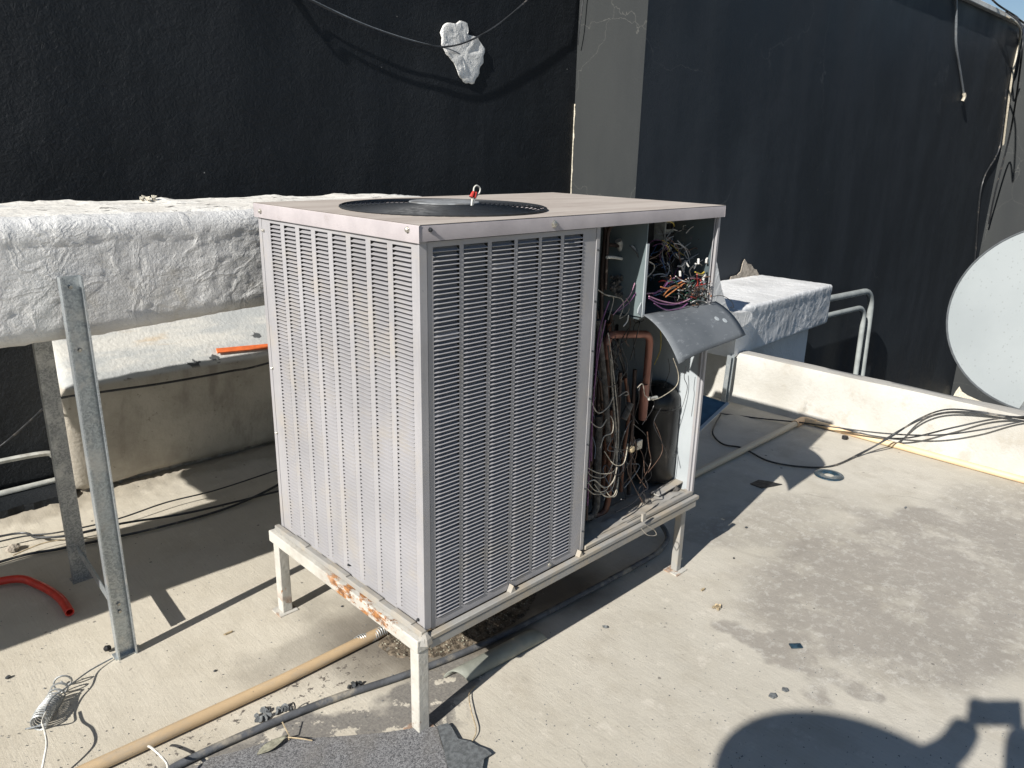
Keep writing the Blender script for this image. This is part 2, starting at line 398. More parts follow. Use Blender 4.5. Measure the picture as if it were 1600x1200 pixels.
def m_pvc():
    t = NT('tan_pvc')
    c = t.mix(t.ramp(t.noise(2.2, 5, .6), .35, .7), (.54,.395,.235), (.45,.325,.195))
    c = t.mix(t.ramp(t.noise(13, 9, .75, t.map((.4,1,1))), .48, .68, 0, .65), c, (.36,.31,.245))
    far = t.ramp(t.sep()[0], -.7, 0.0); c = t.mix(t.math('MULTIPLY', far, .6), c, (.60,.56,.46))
    c = t.mix(t.ramp(t.noise(90, 4), .68, .72, 0, .6), c, (.22,.17,.12))
    return t.out(c, .5, 0, t.bump(t.noise(50,4), .0006, .5), .4)
M['pvc'] = m_pvc()
def m_pvc2():
    t = NT('peach_pvc')
    c = t.mix(t.ramp(t.noise(3, 6, .6), .35, .7), (.70,.47,.28), (.66,.55,.36))
    c = t.mix(t.ramp(t.noise(20, 8, .7), .62, .72, 0, .5), c, (.45,.36,.26))
    return t.out(c, .5, 0, None, .4)
M['pvc2'] = m_pvc2()
M['hose'] = simple('dusty_grey_hose', (.105,.11,.12), .62, 0, .2, 30, .001, .3, (.30,.27,.22), .50, .68)
M['greenpipe'] = simple('olive_grey_pipe', (.25,.26,.225), .55, 0, .12, 12, .001, .4, (.34,.31,.25), .55, .7)
M['redhose'] = simple('red_plastic', (.62,.045,.025), .38, 0, .1, 30, 0, .5)
M['orange'] = simple('orange_plank', (.74,.17,.05), .55, 0, .12, 40)
M['blk'] = simple('black_rubber', (.018,.018,.02), .5, 0, .2, 60, 0, .4, (.12,.11,.10), .6, .7)
M['cable'] = simple('black_cable', (.028,.03,.034), .45, 0, .2, 40, 0, .5, (.16,.14,.12), .55, .68)
M['wirewhite'] = simple('white_wire', (.70,.68,.62), .45, 0, .15, 60)
M['wirecream'] = simple('dirty_cream_wire', (.42,.38,.32), .5, 0, .3, 60)
M['steel'] = simple('zinc_screw', (.55,.53,.48), .38, .8, .2, 200)
M['black_steel'] = simple('black_enamelled_wire', (.020,.023,.028), .6, 0, .2, 50, 0, .5, (.25,.24,.22), .66, .74)
M['hub'] = simple('fan_motor_plate', (.26,.27,.28), .7, 0, .2, 40, 0, .5, (.14,.14,.14), .5, .6)
M['compressor'] = simple('compressor_black', (.009,.0095,.011), .34, 0, .25, 8, 0, .4, (.06,.052,.045), .58, .78)
M['fins'] = simple('condenser_fins', (.022,.027,.028), .6, .2, .4, 60, .002)
M['grip'] = simple('pvc_conduit_grey', (.34,.365,.36), .5, 0, .12, 12, 0, .4, (.26,.27,.26), .6, .7)
M['conduit_w'] = simple('pale_conduit', (.56,.57,.54), .45, .1, .15, 20, 0, .5, (.30,.28,.25), .55, .68)
M['insul'] = simple('grey_insulation_tape', (.12,.11,.10), .7, 0, .35, 70, .004)
M['paper'] = simple('faded_label', (.42,.44,.43), .6, 0, .2, 60)
M['plaster'] = simple('exposed_plaster', (.42,.37,.31), .9, 0, .25, 30, .004, .2)
M['plaster_l'] = simple('chipped_cream_plaster', (.72,.66,.54), .9, 0, .2, 60, .004, .2)
M['coping'] = simple('white_roof_edge', (.74,.74,.72), .7, 0, .12, 8)
M['blue'] = simple('blue_grey_panel', (.050,.115,.165), .42, 0, .15, 16, 0, .5, (.30,.36,.40), .62, .72)
M['palebox'] = simple('pale_blue_plastic', (.40,.50,.62), .4, 0, .1, 16)
M['glassy'] = simple('dark_blue_glass_chip', (.03,.06,.085), .15, 0, .3, 80)
M['slate'] = simple('slate_chip', (.15,.16,.165), .7, 0, .25, 80, .002)
M['leafy'] = simple('dry_leaf', (.30,.29,.22), .7, 0, .3, 60, .001)
M['twig'] = simple('dry_twig', (.48,.38,.24), .8, 0, .3, 60)
M['lower'] = simple('street_asphalt', (.06,.06,.06), .9, 0, .3, 4, .004)
M['tar'] = simple('loose_black_mastic', (.05,.055,.06), .55, 0, .4, 70, .004)
def m_dish():
    t = NT('dish_enamel')
    c = t.mix(t.ramp(t.noise(2.2, 5), .35, .7), (.195,.220,.229), (.165,.190,.20))
    c = t.mix(t.ramp(t.vor(48, v=t.map((1,1,.75))), .22, .12, 0, .6), c, (.12,.135,.14))
    c = t.mix(t.ramp(t.noise(5, 4, .5), .5, .75, 0, .12), c, (.16,.18,.19))
    return t.out(c, .5, 0, None, .4)
M['dish'] = m_dish(); M['dishrim'] = simple('dish_rim', (.13,.14,.15), .5, .1, .15, 20)
def m_shingle():
    t = NT('mineral_felt')
    g = t.vor(330, out='Color'); s = t.sep(g)[0]
    c = t.mix(s, (.07,.07,.075), (.26,.26,.265)); c = t.mix(t.ramp(t.noise(500, 2), .62, .7, 0, .8), c, (.55,.55,.55))
    c = t.mix(t.ramp(t.noise(6, 6), .45, .7, 0, .5), c, (.20,.185,.165))
    return t.out(c, .9, 0, t.bump(s, .0022, 1), .3)
M['shingle'] = m_shingle()
def m_soil():
    t = NT('dry_debris')
    c = t.mix(t.ramp(t.noise(60, 7, .75), .35, .72), (.045,.038,.030), (.27,.22,.165)); return t.out(c, .95, 0, t.bump(t.noise(120,4), .004), .1)
M['soil'] = m_soil()
WC = {'purple':(.20,.075,.19),'pink':(.46,.24,.34),'orange':(.50,.19,.07),'yellow':(.50,.38,.06),'white':(.55,.54,.52),'green':(.03,.18,.11),
      'red':(.55,.05,.04),'blue':(.05,.11,.24),'black':(.015,.015,.018),'grey':(.22,.24,.26),'brown':(.12,.07,.05),'cream':(.50,.45,.36)}
for k, c in WC.items(): M['w_'+k] = simple(k+'_wire_sheath', c, .42, 0, .2, 90, 0, .5, (.25,.22,.19), .60, .72)

# ================================================================== SETTING
XR, Y1, Y2, XE, WT = 2.955, 2.19, 1.655, 10.62, 3.0
XP = 3.09                                                     # inner face of the low parapet
# lower ground beyond the roof
tag(MB().add([(-150,-150,-3.2),(300,-150,-3.2),(300,150,-3.2),(-150,150,-3.2)], [(0,1,2,3)]).build('lower_ground', M['lower']), kind='structure')
# roof floor: a real slab, gently uneven near the camera
g = MB(); P = []
xs = [-6,-4,-2.5,-1.6] + [-1.3+.06*i for i in range(72)]; ys = [-6,-4,-2.5] + [-2+.06*i for i in range(70)] + [2.19]
for y in ys:
    P.append([Vector((x, y, .0035*noise.noise(Vector((x*1.7,y*1.7,0))) * (1 if -1.4<x<3.0 else 0))) for x in xs if x < 3.09] + [Vector((3.1,y,0))])
g.grid(P)
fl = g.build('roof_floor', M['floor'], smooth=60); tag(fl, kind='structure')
slab = MB().box(-6,3.1,-6,2.19,-3.2,-.02).build('roof_slab', M['lower']); tag(slab, kind='structure')

# rough lit mortar strip at the foot of the wall
g = MB(); P = []
for j in range(26):
    y = 1.74 + .018*j; row = []
    for i in range(170):
        x = -1.6 + .018*i; e = max(0, min(1, (j-2-2*noise.noise(Vector((x*3,0,5))))/12))
        z = .003 + .026*e*e*(.8+.2*noise.noise(Vector((x*5,y*5,1)))) + .007*e*noise.noise(Vector((x*38,y*38,2))) + .009*e*noise.noise(Vector((x*75,y*75,3)))
        if e == 0: z = -.006
        row.append(Vector((x,y,z)))
    P.append(row)
g.grid(P); tag(g.build('mortar_strip', M['floor'], smooth=70), kind='structure')

# neighbouring black building
bld = thing('black_building', (XR, Y1, 0), 'tall black stucco wall of the neighbouring building behind the whole roof', 'building')
def wallgrid(p0, p1, z0, z1, nrm, step, amp, m, name='wall', label=None):
    p0 = Vector(p0); p1 = Vector(p1); L = (p1-p0).length; n = max(2, int(L/step)); k = max(2, int((z1-z0)/step)); P = []
    for j in range(k+1):
        row = []
        for i in range(n+1):
            q = p0.lerp(p1, i/n); q.z = z0 + (z1-z0)*j/k
            d = 0 if i in (0,n) or j in (0,k) else amp*(noise.noise(q*1.6)+.6*noise.noise(q*4.3))
            row.append(q + Vector(nrm)*d)
        P.append(row)
    return MB().grid(P).build(name, m, bld, smooth=60, label=label)
wallgrid((-6,Y1,0), (XR,Y1,0), -.15, WT, (0,-1,0), .09, .006, M['black'])
wallgrid((XR,Y1,0), (XR,Y2,0), -3.2, WT, (-1,0,0), .09, .003, M['grey_return'], label='narrow sunlit grey return of the wall')
wallgrid((XR,Y2,0), (XE,Y2,0), -3.2, WT, (0,-1,0), .12, .004, M['black_smooth_lit'])
wallgrid((XE,Y2,0), (XE,-2.4,0), -3.2, WT-.12, (-1,0,0), .2, .003, M['grey_return'], label='sunlit grey return at the far end')
MB().add([(-6,Y1,WT-.02),(XR,Y1,WT-.02),(XR,Y2,WT-.02),(XE,Y2,WT-.02),(XE,-2.4,WT-.02),(16,-2.4,WT-.02),(16,9,WT-.02),(-6,9,WT-.02)], [tuple(range(8))]).build('roof', M['lower'], bld)
MB().box(-6,-5.9,Y1+.01,9,-3.2,WT-.03).box(15.9,16,-2.4,9,-3.2,WT-.03).box(-5.89,15.89,8.9,9,-3.2,WT-.03).box(XE+.01,15.89,-2.4,-2.3,-3.2,WT-.03).build('back_wall', M['black'], bld)
MB().box(-6,XR-.065,Y1-.055,Y1+.12,WT-.005,WT+.045).build('coping', M['coping'], bld, bevel=.006)
MB().box(XR-.06,XE-.065,Y2-.055,Y2+.12,WT-.005,WT+.045).build('coping', M['coping'], bld, bevel=.006)
MB().box(XE-.06,XE+.12,-2.4,Y2+.12,WT-.12,WT-.065).build('coping', M['coping'], bld, bevel=.006)
# chipped cream edge of the return, exposed plaster above the lower duct, by the far corner, black strip on the floor edge
g = MB(); pts = []
for i in range(26):
    z = 1.16 + (1.74-1.16)*i/25; w = .006 + .010*abs(noise.noise(Vector((z*14,0,0))))
    pts.append((XR-.007, Y1-w, z))
g.poly(pts + [(XR-.007, Y1-.001, 1.74), (XR-.007, Y1-.001, 1.16)], (1,0,0), .004).build('chipped_edge', M['plaster_l'], bld)
o = [(1139,441),(1143,432),(1152,430),(1158,424),(1161,411),(1164,405),(1168,412),(1174,413),(1178,420),(1182,421),(1187,431),(1189,440),(1180,460),(1150,460)]
MB().poly([at(x,y,'y',Y2-.014) for x,y in o], (0,1,0), .006).build('exposed_plaster', M['plaster'], bld)
pts = []
for i in range(31):
    t = i/30; p = at(1560-62*t, 330+290*t, 'y', Y2-.02); pts.append((p.x-.0-.03-.05*abs(noise.noise(Vector((t*20,1,0)))), Y2-.02, p.z))
MB().poly(pts + [(p[0]+.06, Y2-.02, p[2]) for p in reversed(pts)], (0,1,0), .006).build('chipped_edge', M['plaster_l'], bld)
o = [(1488,622),(1493,612),(1499,604),(1503,612),(1512,618),(1530,626),(1552,634),(1580,640),(1600,646),(1600,664),(1500,640)]
MB().poly([at(x,y,'x',XE-.03) for x,y in o], (1,0,0), .008).build('exposed_plaster', M['plaster_l'], bld)
# raised black strip with a ragged edge on the floor at left
pts = [(-1.6,1.985)]+[(-1.6+.03*i, 2.00+.025*noise.noise(Vector((i*.6,3,0)))) for i in range(1,44)]+[(-.285,2.03),(-.285,2.185),(-1.6,2.185)]
MB().poly([(x,y,.024) for x,y in pts], (0,0,1), .03).build('black_edge_strip', M['black'], bld, label='black strip at the foot of the wall')

# low white parapet
par = thing('parapet', (XP, -1, 0), 'low white painted parapet along the right edge of the roof', 'low wall')
P = []
for j, (dx, z) in enumerate([(-.035,-.01),(-.018,.02),(-.004,.06),(0,.14),(.001,.22),(.004,.285),(.012,.301),(.05,.306),(.10,.302),(.108,.29),(.11,.1),(.11,-1.0),(.11,-3.2)]):
    row = []
    for i in range(200):
        y = -6 + (Y2-.004+6)*(i/199)
        k = .006 if 0 < j < 11 else 0
        row.append(Vector((XP+dx + k*noise.noise(Vector((y*2.2,z*6,0))) + .5*k*noise.noise(Vector((y*9,z*12,4))), y, z + k*.7*noise.noise(Vector((y*3,dx*20,7))))))
    P.append(row)
MB().grid(P).build('body', M['white'], par, smooth=50)

# ledge against the wall at left (rounded front, sloping top)
led = thing('masonry_ledge', (.6, 1.9, 0), 'long rounded masonry ledge under the silver duct with a whitewashed top', 'ledge')
prof = [(2.185,.045),(2.04,.045),(2.015,.052),(2.000,.08),(1.976,.17),(1.948,.28),(1.922,.38),(1.902,.46),(1.897,.505),(1.918,.536),(1.98,.58),(2.05,.635),(2.12,.69),(2.185,.745)]
P = []
N = 130
for i in range(N+1):
    x = -.292 + (2.94+.292)*i/N; e = max(0, 1-i/2.2); row = []
    for j, (y, z) in enumerate(prof):
        yy = y + (.028*e*e if y < 2.1 else 0); zz = z + (-.016*e*e if z > .3 else .012*e*e)
        n_ = .006*noise.noise(Vector((x*3,y*6,z*6))) + .003*noise.noise(Vector((x*11,y*20,z*20)))
        row.append(Vector((x, min(2.186,yy+n_), zz+n_)))
    P.append(row)
g = MB(); g.grid(P); n = len(prof)
g.f.append(list(range(n))); g.f.append([N*n+i for i in range(n-1,-1,-1)])
g.build('body', M['ledge'], led, smooth=50)
MB().box(-.24,2.94,2.05,2.18,0,.05).build('footing', M['plaster'], led)

# ================================================================== DUCTS
def wrap(sections, step, amp, seed, crease=1.0, rad_=.045):
    """sections: (centre, half depth y, half height z, slope) along x -> wrinkled wrapped duct"""
    P = []; tot = []
    for a, b in zip(sections, sections[1:]):
        L = (Vector(b[0])-Vector(a[0])).length; k = max(1, int(L/step))
        for i in range(k):
            t = i/k; tot.append([Vector(a[0]).lerp(Vector(b[0]), t)] + [a[q]*(1-t)+b[q]*t for q in (1,2,3)])
    tot.append([Vector(sections[-1][0]), *sections[-1][1:4]])
    ny = max(4, int(2*sections[0][1]/step)); nz = max(4, int(2*sections[0][2]/step))
    for c, hy, hz, tl in tot:
        row = []; per = []
        r = min(rad_, hz*.45); m = 7
        ring = []
        def corner(cy, cz, a0):
            for q in range(m): 
                a = a0 + PI/2*q/(m-1); ring.append((cy+r*math.cos(a), cz+r*math.sin(a), math.cos(a), math.sin(a)))
        # front (y-) going up
        for q in range(nz): ring.append((-hy, -hz+r+(2*hz-2*r)*q/nz, -1, 0))
        for q in range(m): a = PI - PI/2*q/(m-1); ring.append((-hy+r+r*math.cos(a), hz-r+r*math.sin(a), math.cos(a), math.sin(a)))
        for q in range(1, ny): ring.append((-hy+r+(2*hy-2*r)*q/ny, hz, 0, 1))
        for q in range(m): a = PI/2 - PI/2*q/(m-1); ring.append((hy-r+r*math.cos(a), hz-r+r*math.sin(a), math.cos(a), math.sin(a)))
        for q in range(1, nz): ring.append((hy, hz-r-(2*hz-2*r)*q/nz, 1, 0))
        for q in range(m): a = -PI/2*q/(m-1); ring.append((hy-r+r*math.cos(a), -hz+r+r*math.sin(a), math.cos(a), math.sin(a)))
        for q in range(1, ny): ring.append((hy-r-(2*hy-2*r)*q/ny, -hz, 0, -1))
        for q in range(m-1): a = -PI/2 - PI/2*q/(m-1); ring.append((-hy+r+r*math.cos(a), -hz+r+r*math.sin(a), math.cos(a), math.sin(a)))
        for y, z, a, b in ring:
            p = c + Vector((tl*z, y, z)); s = Vector((seed,0,0))
            low = noise.noise(p*2.6+s); md = noise.noise(p*8+s)
            w = p*6+s*2+Vector((noise.noise(p*4+s), noise.noise(p*4-s), low))*1.6
            rid = 1-abs(noise.noise(w))*6; rid = max(0, rid)**1.3
            d = amp*(1.1*low+.45*md) + .0055*crease*rid + .0018*noise.noise(p*48) + .0012*noise.noise(p*95)
            if a < -.5 and z > hz-.062+.012*noise.noise(Vector((p.x*5,seed,0))): d += .0022
            if a < -.5 and abs(p.x+.02+.02*noise.noise(Vector((0,p.z*14,seed)))) < .10 and seed == 3: d += .002+.0022*noise.noise(p*30)
            row.append(p + Vector((0,a,b))*d)
        P.append(row)
    g = MB(); g.grid(P, closed=True); n = len(P[0]); m_ = len(P)
    g.f.append(list(range(n-1,-1,-1))); g.f.append([(m_-1)*n+i for i in range(n)])
    return g

d1 = thing('insulated_duct', (-.5, 1.1, .95), 'big duct wrapped in crinkled silver membrane running in from the left on steel posts', 'duct')
wrap([((-3.2,1.12,1.115),.25,.152,0),((-1.1,1.12,1.112),.25,.158,0)], .05, .008, 3, .42).build('duct_run', M['foil'], d1, smooth=70)
wrap([((-1.1,1.12,1.112),.25,.158,0),((-.40,1.12,1.107),.25,.160,0),((-.05,1.125,1.112),.25,.148,0),((.3,1.13,1.118),.25,.144,0),((.9,1.13,1.118),.25,.144,0)], .0115, .0034, 3, .30).build('duct_run', M['foil'], d1, smooth=70)
# flaked coating lying on the top: ragged sheet with curled lumps
g = MB(); P = []
for j in range(34):
    row = []
    for i in range(120):
        x = -1.15+.0165*i; y = .895+.0145*j
        rg = max(0, noise.noise(Vector((x*9,y*13,2))))**1 * (1 if x > -.55 else .3)
        z = 1.268 + .006*noise.noise(Vector((x*3,y*3,0))) + .015*rg*(j/34) + .006*noise.noise(Vector((x*40,y*40,0)))*(.3+rg)
        if j < 2 or j > 31: z -= .02
        row.append(Vector((x,y,z)))
    P.append(row)
g.grid(P).build('top_coating', M['foiltop'], d1, smooth=60)
g = MB(); c = at(232,312,'y',1.25)
for k in range(16):
    a = random.uniform(0,6.28); b = random.uniform(.1,.9)
    p = c + Vector((random.uniform(-.02,.02), random.uniform(-.02,.02), random.uniform(-.006,.008)))
    u = Vector((math.cos(a),math.sin(a)*.6,b)).normalized()*.018; v = u.orthogonal().normalized()*.012
    g.poly([p-u*.5, p+v*.6, p+u*.6, p-v*.5], u.cross(v).normalized(), .0015)
g.build('coating_flake', M['plaster_l'], d1)

d2 = thing('return_duct', (-.2, 1.58, .95), 'second silver duct hidden close behind the big left duct', 'duct')
wrap([((-1.27,1.60,1.07),.18,.115,0),((1.15,1.60,1.07),.175,.115,0)], .05, .008, 9).build('duct_run', M['foil'], d2, smooth=70)

d3 = thing('lower_duct', (3.3, 1.3, .3), 'silver wrapped duct dropping from behind the unit and running along the black wall', 'duct')
# sloping transition
g = MB(); prof = [(1.24,.96),(1.24,1.20),(1.7,1.205),(2.32,1.195),(2.42,1.17),(2.50,1.09),(2.59,.97),(2.70,.80),(2.84,.605),(3.08,.565),(3.09,.50),(2.80,.50),(2.3,.75),(1.9,.93)]
P = []
yb = at(955,303,'x',2.35).y
for j in range(26):
    y = .855+(1.63-.855)*j/25
    P.append([Vector((x, y, z)) + Vector((noise.noise(Vector((x*6,y*6,z*6))), 0, noise.noise(Vector((x*6,y*6,z*6+5)))))*.011 for x, z in crv([(a,0,b) for a,b in prof], 4, True) for x, z in [(x,z)]] if False else
      [Vector((p.x, y, p.z)) + Vector((noise.noise(Vector((p.x*6,y*6,p.z*6))), noise.noise(Vector((p.x*7,y*6,p.z*7))) , noise.noise(Vector((p.x*6,y*6,p.z*6+5)))))*.010 for p in crv([(a,0,b) for a,b in prof], 4, True)])
g.grid(P, closed=True); n = len(P[0]); g.f.append(list(range(n))); g.f.append([25*n+i for i in range(n-1,-1,-1)])
g.build('transition', M['foil2'], d3, smooth=50)
wrap([((3.05,1.272,.425),.36,.150,0),((3.2,1.278,.423),.357,.152,0),((4.66,1.355,.385),.295,.148,0)], .017, .0028, 21, .5, .022).build('duct_run', M['foil2'], d3, smooth=70)
g = wrap([((0,0,0),.01,.01,0),((1,0,0),.01,.01,0)], .5, 0, 1)
MB().box(3.35,4.56,1.14,1.64,-3.2,.25).build('riser', M['foil2'], d3, bevel=.02)

# supports
def cchan(g, x0, y0, z0, x1, y1, z1, w=.052, d=.022, t=.0042, open_dir=1):
    """U channel: web on one side, two flanges"""
    a = Vector((x0,y0,z0)); b = Vector((x1,y1,z1))
    for off in ((0,0,w,t),): g.bar(a+Vector((0,0,0)), b, t, w, up=(1,0,0))
    for s in (-1,1):
        o = Vector((s*(w/2-t/2), open_dir*(d/2+t*.5+.0005), 0)); g.bar(a+o, b+o, d, t, up=(1,0,0))
    return g
sup = thing('duct_support', (-.46, 1.1, 0), 'galvanised post frame under the big left duct, front and back posts with a low brace', 'duct support')
g = MB(); cchan(g, -.467,.842,0, -.467,.842,1.123, open_dir=-1)
g.build('post', M['galv'], sup)
g = MB(); cchan(g, -.438,1.362,0, -.438,1.362,1.0, w=.050, open_dir=1); g.build('post', M['galv_dull'], sup)
MB().bar((-.462,.86,.115),(-.440,1.345,.125),.003,.030,up=(0,0,1)).bar((-.455,.86,.099),(-.433,1.345,.109),.016,.003).build('brace', M['galv'], sup)
MB().box(-.50,-.43,.825,.86,.0,.004).build('foot_plate', M['galv'], sup); MB().box(-.47,-.40,1.345,1.39,.0,.004).build('foot_plate', M['galv_dull'], sup)
g = MB()
for z in (1.095, .93, .17, .145): g.lathe([(.004,0),(.0055,.002),(.004,.004)], (-.467,.8385,z), (0,-1,0), 8)
g.build('rivet', M['steel'], sup)
cc = at(345/2,825/2+600,'z',.008)
p = at(172,1012,'z',.01); g = MB(); g.lathe([(.007,0),(.009,.004),(.009,.014),(.005,.018)], p, (-.8,-.2,.3), 10)
tag(g.build('rubber_stopper', M['blk']), 'tiny black rubber stopper lying against the foot of the front post', 'stopper')

s3 = thing('strut', (2.93, .95, 0), 'thin galvanised strut under the lower silver duct by the parapet', 'strut')
q = at(1152,552,'y',.93); b = at(1127,612,'y',.93)
g = MB(); cchan(g, b.x+.03,.93,0, b.x+.05,.93,.30, w=.042, open_dir=-1); g.build('post', M['galv'], s3)
MB().box(b.x,b.x+.06,.9,.96,0,.004).build('foot_plate', M['galv'], s3)

# ================================================================== AIR CONDITIONER
W, D, ZB, ZT = 1.205, .732, .296, 1.262
ac = thing('air_conditioner', (.6, .36, .27), 'mauve grey rooftop air conditioner with its front service panel off and wires spilling out', 'air conditioner')
HD = Vector(ac.location)
# ---- louvre sides
NL = 88; Z0L, Z1L = .316, 1.246; PIT = (Z1L-Z0L)/NL
def louver_mesh(name, w, axis):
    prof = [(-.0124,.0066),(-.0100,.0036),(-.0050,.0012),(.0016,.0002),(.0027,-.0007),(.0023,-.0019)]   # (outward, up)
    secs = [(0,-.0016,.3),(.006,0,1),(w-.004,0,1),(w,-.0010,.5)]
    vs = []
    for s, o, k in secs:
        for a, h in prof:
            aa = a+o if a > -.004 else a
            vs.append((s, -aa, h) if axis == 'x' else (-aa, s, h))
    n = len(prof)
    fs = [(i*n+j, (i+1)*n+j, (i+1)*n+j+1, i*n+j+1) for i in range(3) for j in range(n-1)]
    me = bpy.data.meshes.new(name); me.from_pydata(vs, [], fs); me.update(); me.materials.append(M['cab'])
    me.shade_smooth(); me.set_sharp_from_angle(angle=R(60)); return me
xcols = [(.037,.113),(.125,.199),(.211,.285),(.296,.370),(.380,.450),(.462,.536)]
ycols = []
y = .030
yed = [(.028,.098),(.118,.184),(.204,.268),(.288,.350),(.370,.430),(.450,.510),(.530,.590),(.610,.668)]
ycols = yed
T = .0012
def panel(axis, cols, c0, c1, z0, z1, name):
    g = MB()
    def bx(a, b, za, zb):
        if axis == 'x': g.box(a, b, 0, T, za, zb)
        else: g.box(0, T, a, b, za, zb)
    bx(c0, c1, z0, Z0L-.004); bx(c0, c1, Z1L, z1)
    e = [c0] + [v for c in cols for v in c] + [c1]
    for i in range(0, len(e), 2): bx(e[i], e[i+1], Z0L-.004, Z1L)
    return g.build(name, M['cab'], ac)
pr_ = panel('x', xcols, .0215, .588, .2895, ZT-.004, 'louver_panel')
pl_ = panel('y', ycols, .004, .715, ZB+.006, ZT-.001, 'louver_panel')
allv = []
for axis, cols, par_ in (('x', xcols, pr_), ('y', ycols, pl_)):
    for ci, (a, b) in enumerate(cols):
        me = louver_mesh('louver', b-a, axis)
        for k in range(NL):
            z = Z0L+PIT*k + .0012 - (0.0)
            p = Vector((a,0,z)) if axis == 'x' else Vector((0,a,z))
            mid = p + (Vector(((b-a)/2,0,0)) if axis == 'x' else Vector((0,(b-a)/2,0)))
            size = (b-a)*abs((mid-CAM).normalized().dot(Vector((0,1,0)) if axis=='x' else Vector((1,0,0))))/(mid-CAM).length
            allv.append((size, axis, ci, k, p, me, par_))
allv.sort(key=lambda t: -t[0])
keep = {id(t) for t in allv[:300]}
rest = {}
for t in allv:
    if id(t) in keep:
        o = bpy.data.objects.new('louver', t[5]); col.objects.link(o); o.parent = t[6]; o.location = t[4]-HD+Vector((0,0,random.uniform(-.0003,.0003))); o.rotation_euler = (R(random.uniform(-3,3)+(random.random()<.03)*22), R(random.uniform(-.35,.35)), 0) if t[1] == 'x' else (R(random.uniform(-.35,.35)), R(random.uniform(-3,3)), 0)
    else: rest.setdefault(t[1], []).append(t)
for axis, L in rest.items():
    g = MB()
    for t in L: g.add([Vector(v.co)+t[4] for v in t[5].vertices], [tuple(p.vertices) for p in t[5].polygons])
    off = HD; me = bpy.data.meshes.new('louver_rows'); me.from_pydata([v-off for v in g.v], [], g.f); me.update(); me.materials.append(M['cab'])
    me.shade_smooth(); me.set_sharp_from_angle(angle=R(60))
    o = bpy.data.objects.new('louver_rows', me); col.objects.link(o); o.parent = L[0][6]; o['kind'] = 'stuff'
# corner posts, edges, frames
MB().poly([(-.0025,-.0025,ZB),(.019,-.0025,ZB),(.019,.0,ZB),(.0005,.0005,ZB),(0,.003,ZB),(-.0025,.003,ZB)], (0,0,1), ZT-ZB-.001).build('corner_post', M['cab'], ac, bevel=.0008)
MB().box(-.0015,.02,.716,.732,ZB,ZT-.001).build('corner_post', M['cab'], ac, bevel=.001)
MB().box(.5895,.604,-.0015,.03,ZB,ZT).build('frame_post', M['cab'], ac, bevel=.001)
MB().box(.606,.613,.004,.03,ZB,ZT).build('frame_post', M['teal'], ac)
MB().box(1.193,1.205,-.001,.022,ZB,ZT).box(1.183,1.1925,.006,.009,ZB,ZT).build('frame_post', M['cab'], ac, bevel=.0008)
MB().box(1.199,1.203,.023,.729,ZB,ZT).build('end_panel', M['teal_l'], ac)
MB().box(.02,1.198,.726,.730,ZB,ZT).build('back_panel', M['cab'], ac)
# coil behind louvres: fin rows
g = MB().box(.022,.60,.034,.055,ZB+.01,ZT-.01).box(.034,.055,.056,.71,ZB+.01,ZT-.01)
g.build('condenser_coil', M['fins'], ac)
MB().box(.600,.604,.056,.725,ZB+.01,ZT-.01).build('divider_panel', M['zinc_box'], ac)
MB().box(.605,1.197,.405,.409,ZB+.012,ZT-.004).build('bulkhead', M['zinc_box'], ac)
MB().box(.03,1.195,.02,.725,ZB-.004,ZB+.002).build('floor_pan', M['pan'], ac)
# ---- cover with hole for the fan
FC = Vector((.335,.325,0)); FR = .272; ZC = 1.2965
g = MB(); n = 64; x0,x1,y0,y1 = -.008,1.214,-.009,.742
ring = []; outer = []
for k in range(n):
    a = 2*PI*k/n; c_, s_ = math.cos(a), math.sin(a)
    ring.append(Vector((FC.x+FR*c_, FC.y+FR*s_, ZC+.0035)))
    tx = (x1-FC.x)/c_ if c_ > 1e-6 else ((x0-FC.x)/c_ if c_ < -1e-6 else 1e9); ty = (y1-FC.y)/s_ if s_ > 1e-6 else ((y0-FC.y)/s_ if s_ < -1e-6 else 1e9)
    t = min(tx, ty); outer.append((a, Vector((FC.x+c_*t, FC.y+s_*t, ZC))))
for cx_, cy_ in ((x0,y0),(x1,y0),(x1,y1),(x0,y1)):
    pass
mid = [Vector((v.x+(v.x-FC.x)*.02, v.y+(v.y-FC.y)*.02, ZC+.0005)) for v in ring]
for i in range(n):
    j = (i+1) % n
    g.add([ring[i], ring[j], mid[j], mid[i]], [(0,1,2,3)])
    b = len(g.v)
    A, B = outer[i][1], outer[j][1]
    poly_ = [mid[i], A]
    for cx_, cy_ in ((x1,y1),(x0,y1),(x0,y0),(x1,y0)):
        ca = math.atan2(cy_-FC.y, cx_-FC.x) % (2*PI)
        a0, a1 = 2*PI*i/n, 2*PI*(i+1)/n
        if a0 < ca < a1: poly_.append(Vector((cx_,cy_,ZC)))
    poly_ += [B, mid[j]]
    g.add(poly_, [tuple(range(len(poly_)))])
    g.add([ring[i], ring[j], ring[j]-Vector((0,0,.03)), ring[i]-Vector((0,0,.03))], [(0,1,2,3)])
cv = g.build('top_cover', M['cover'], ac)
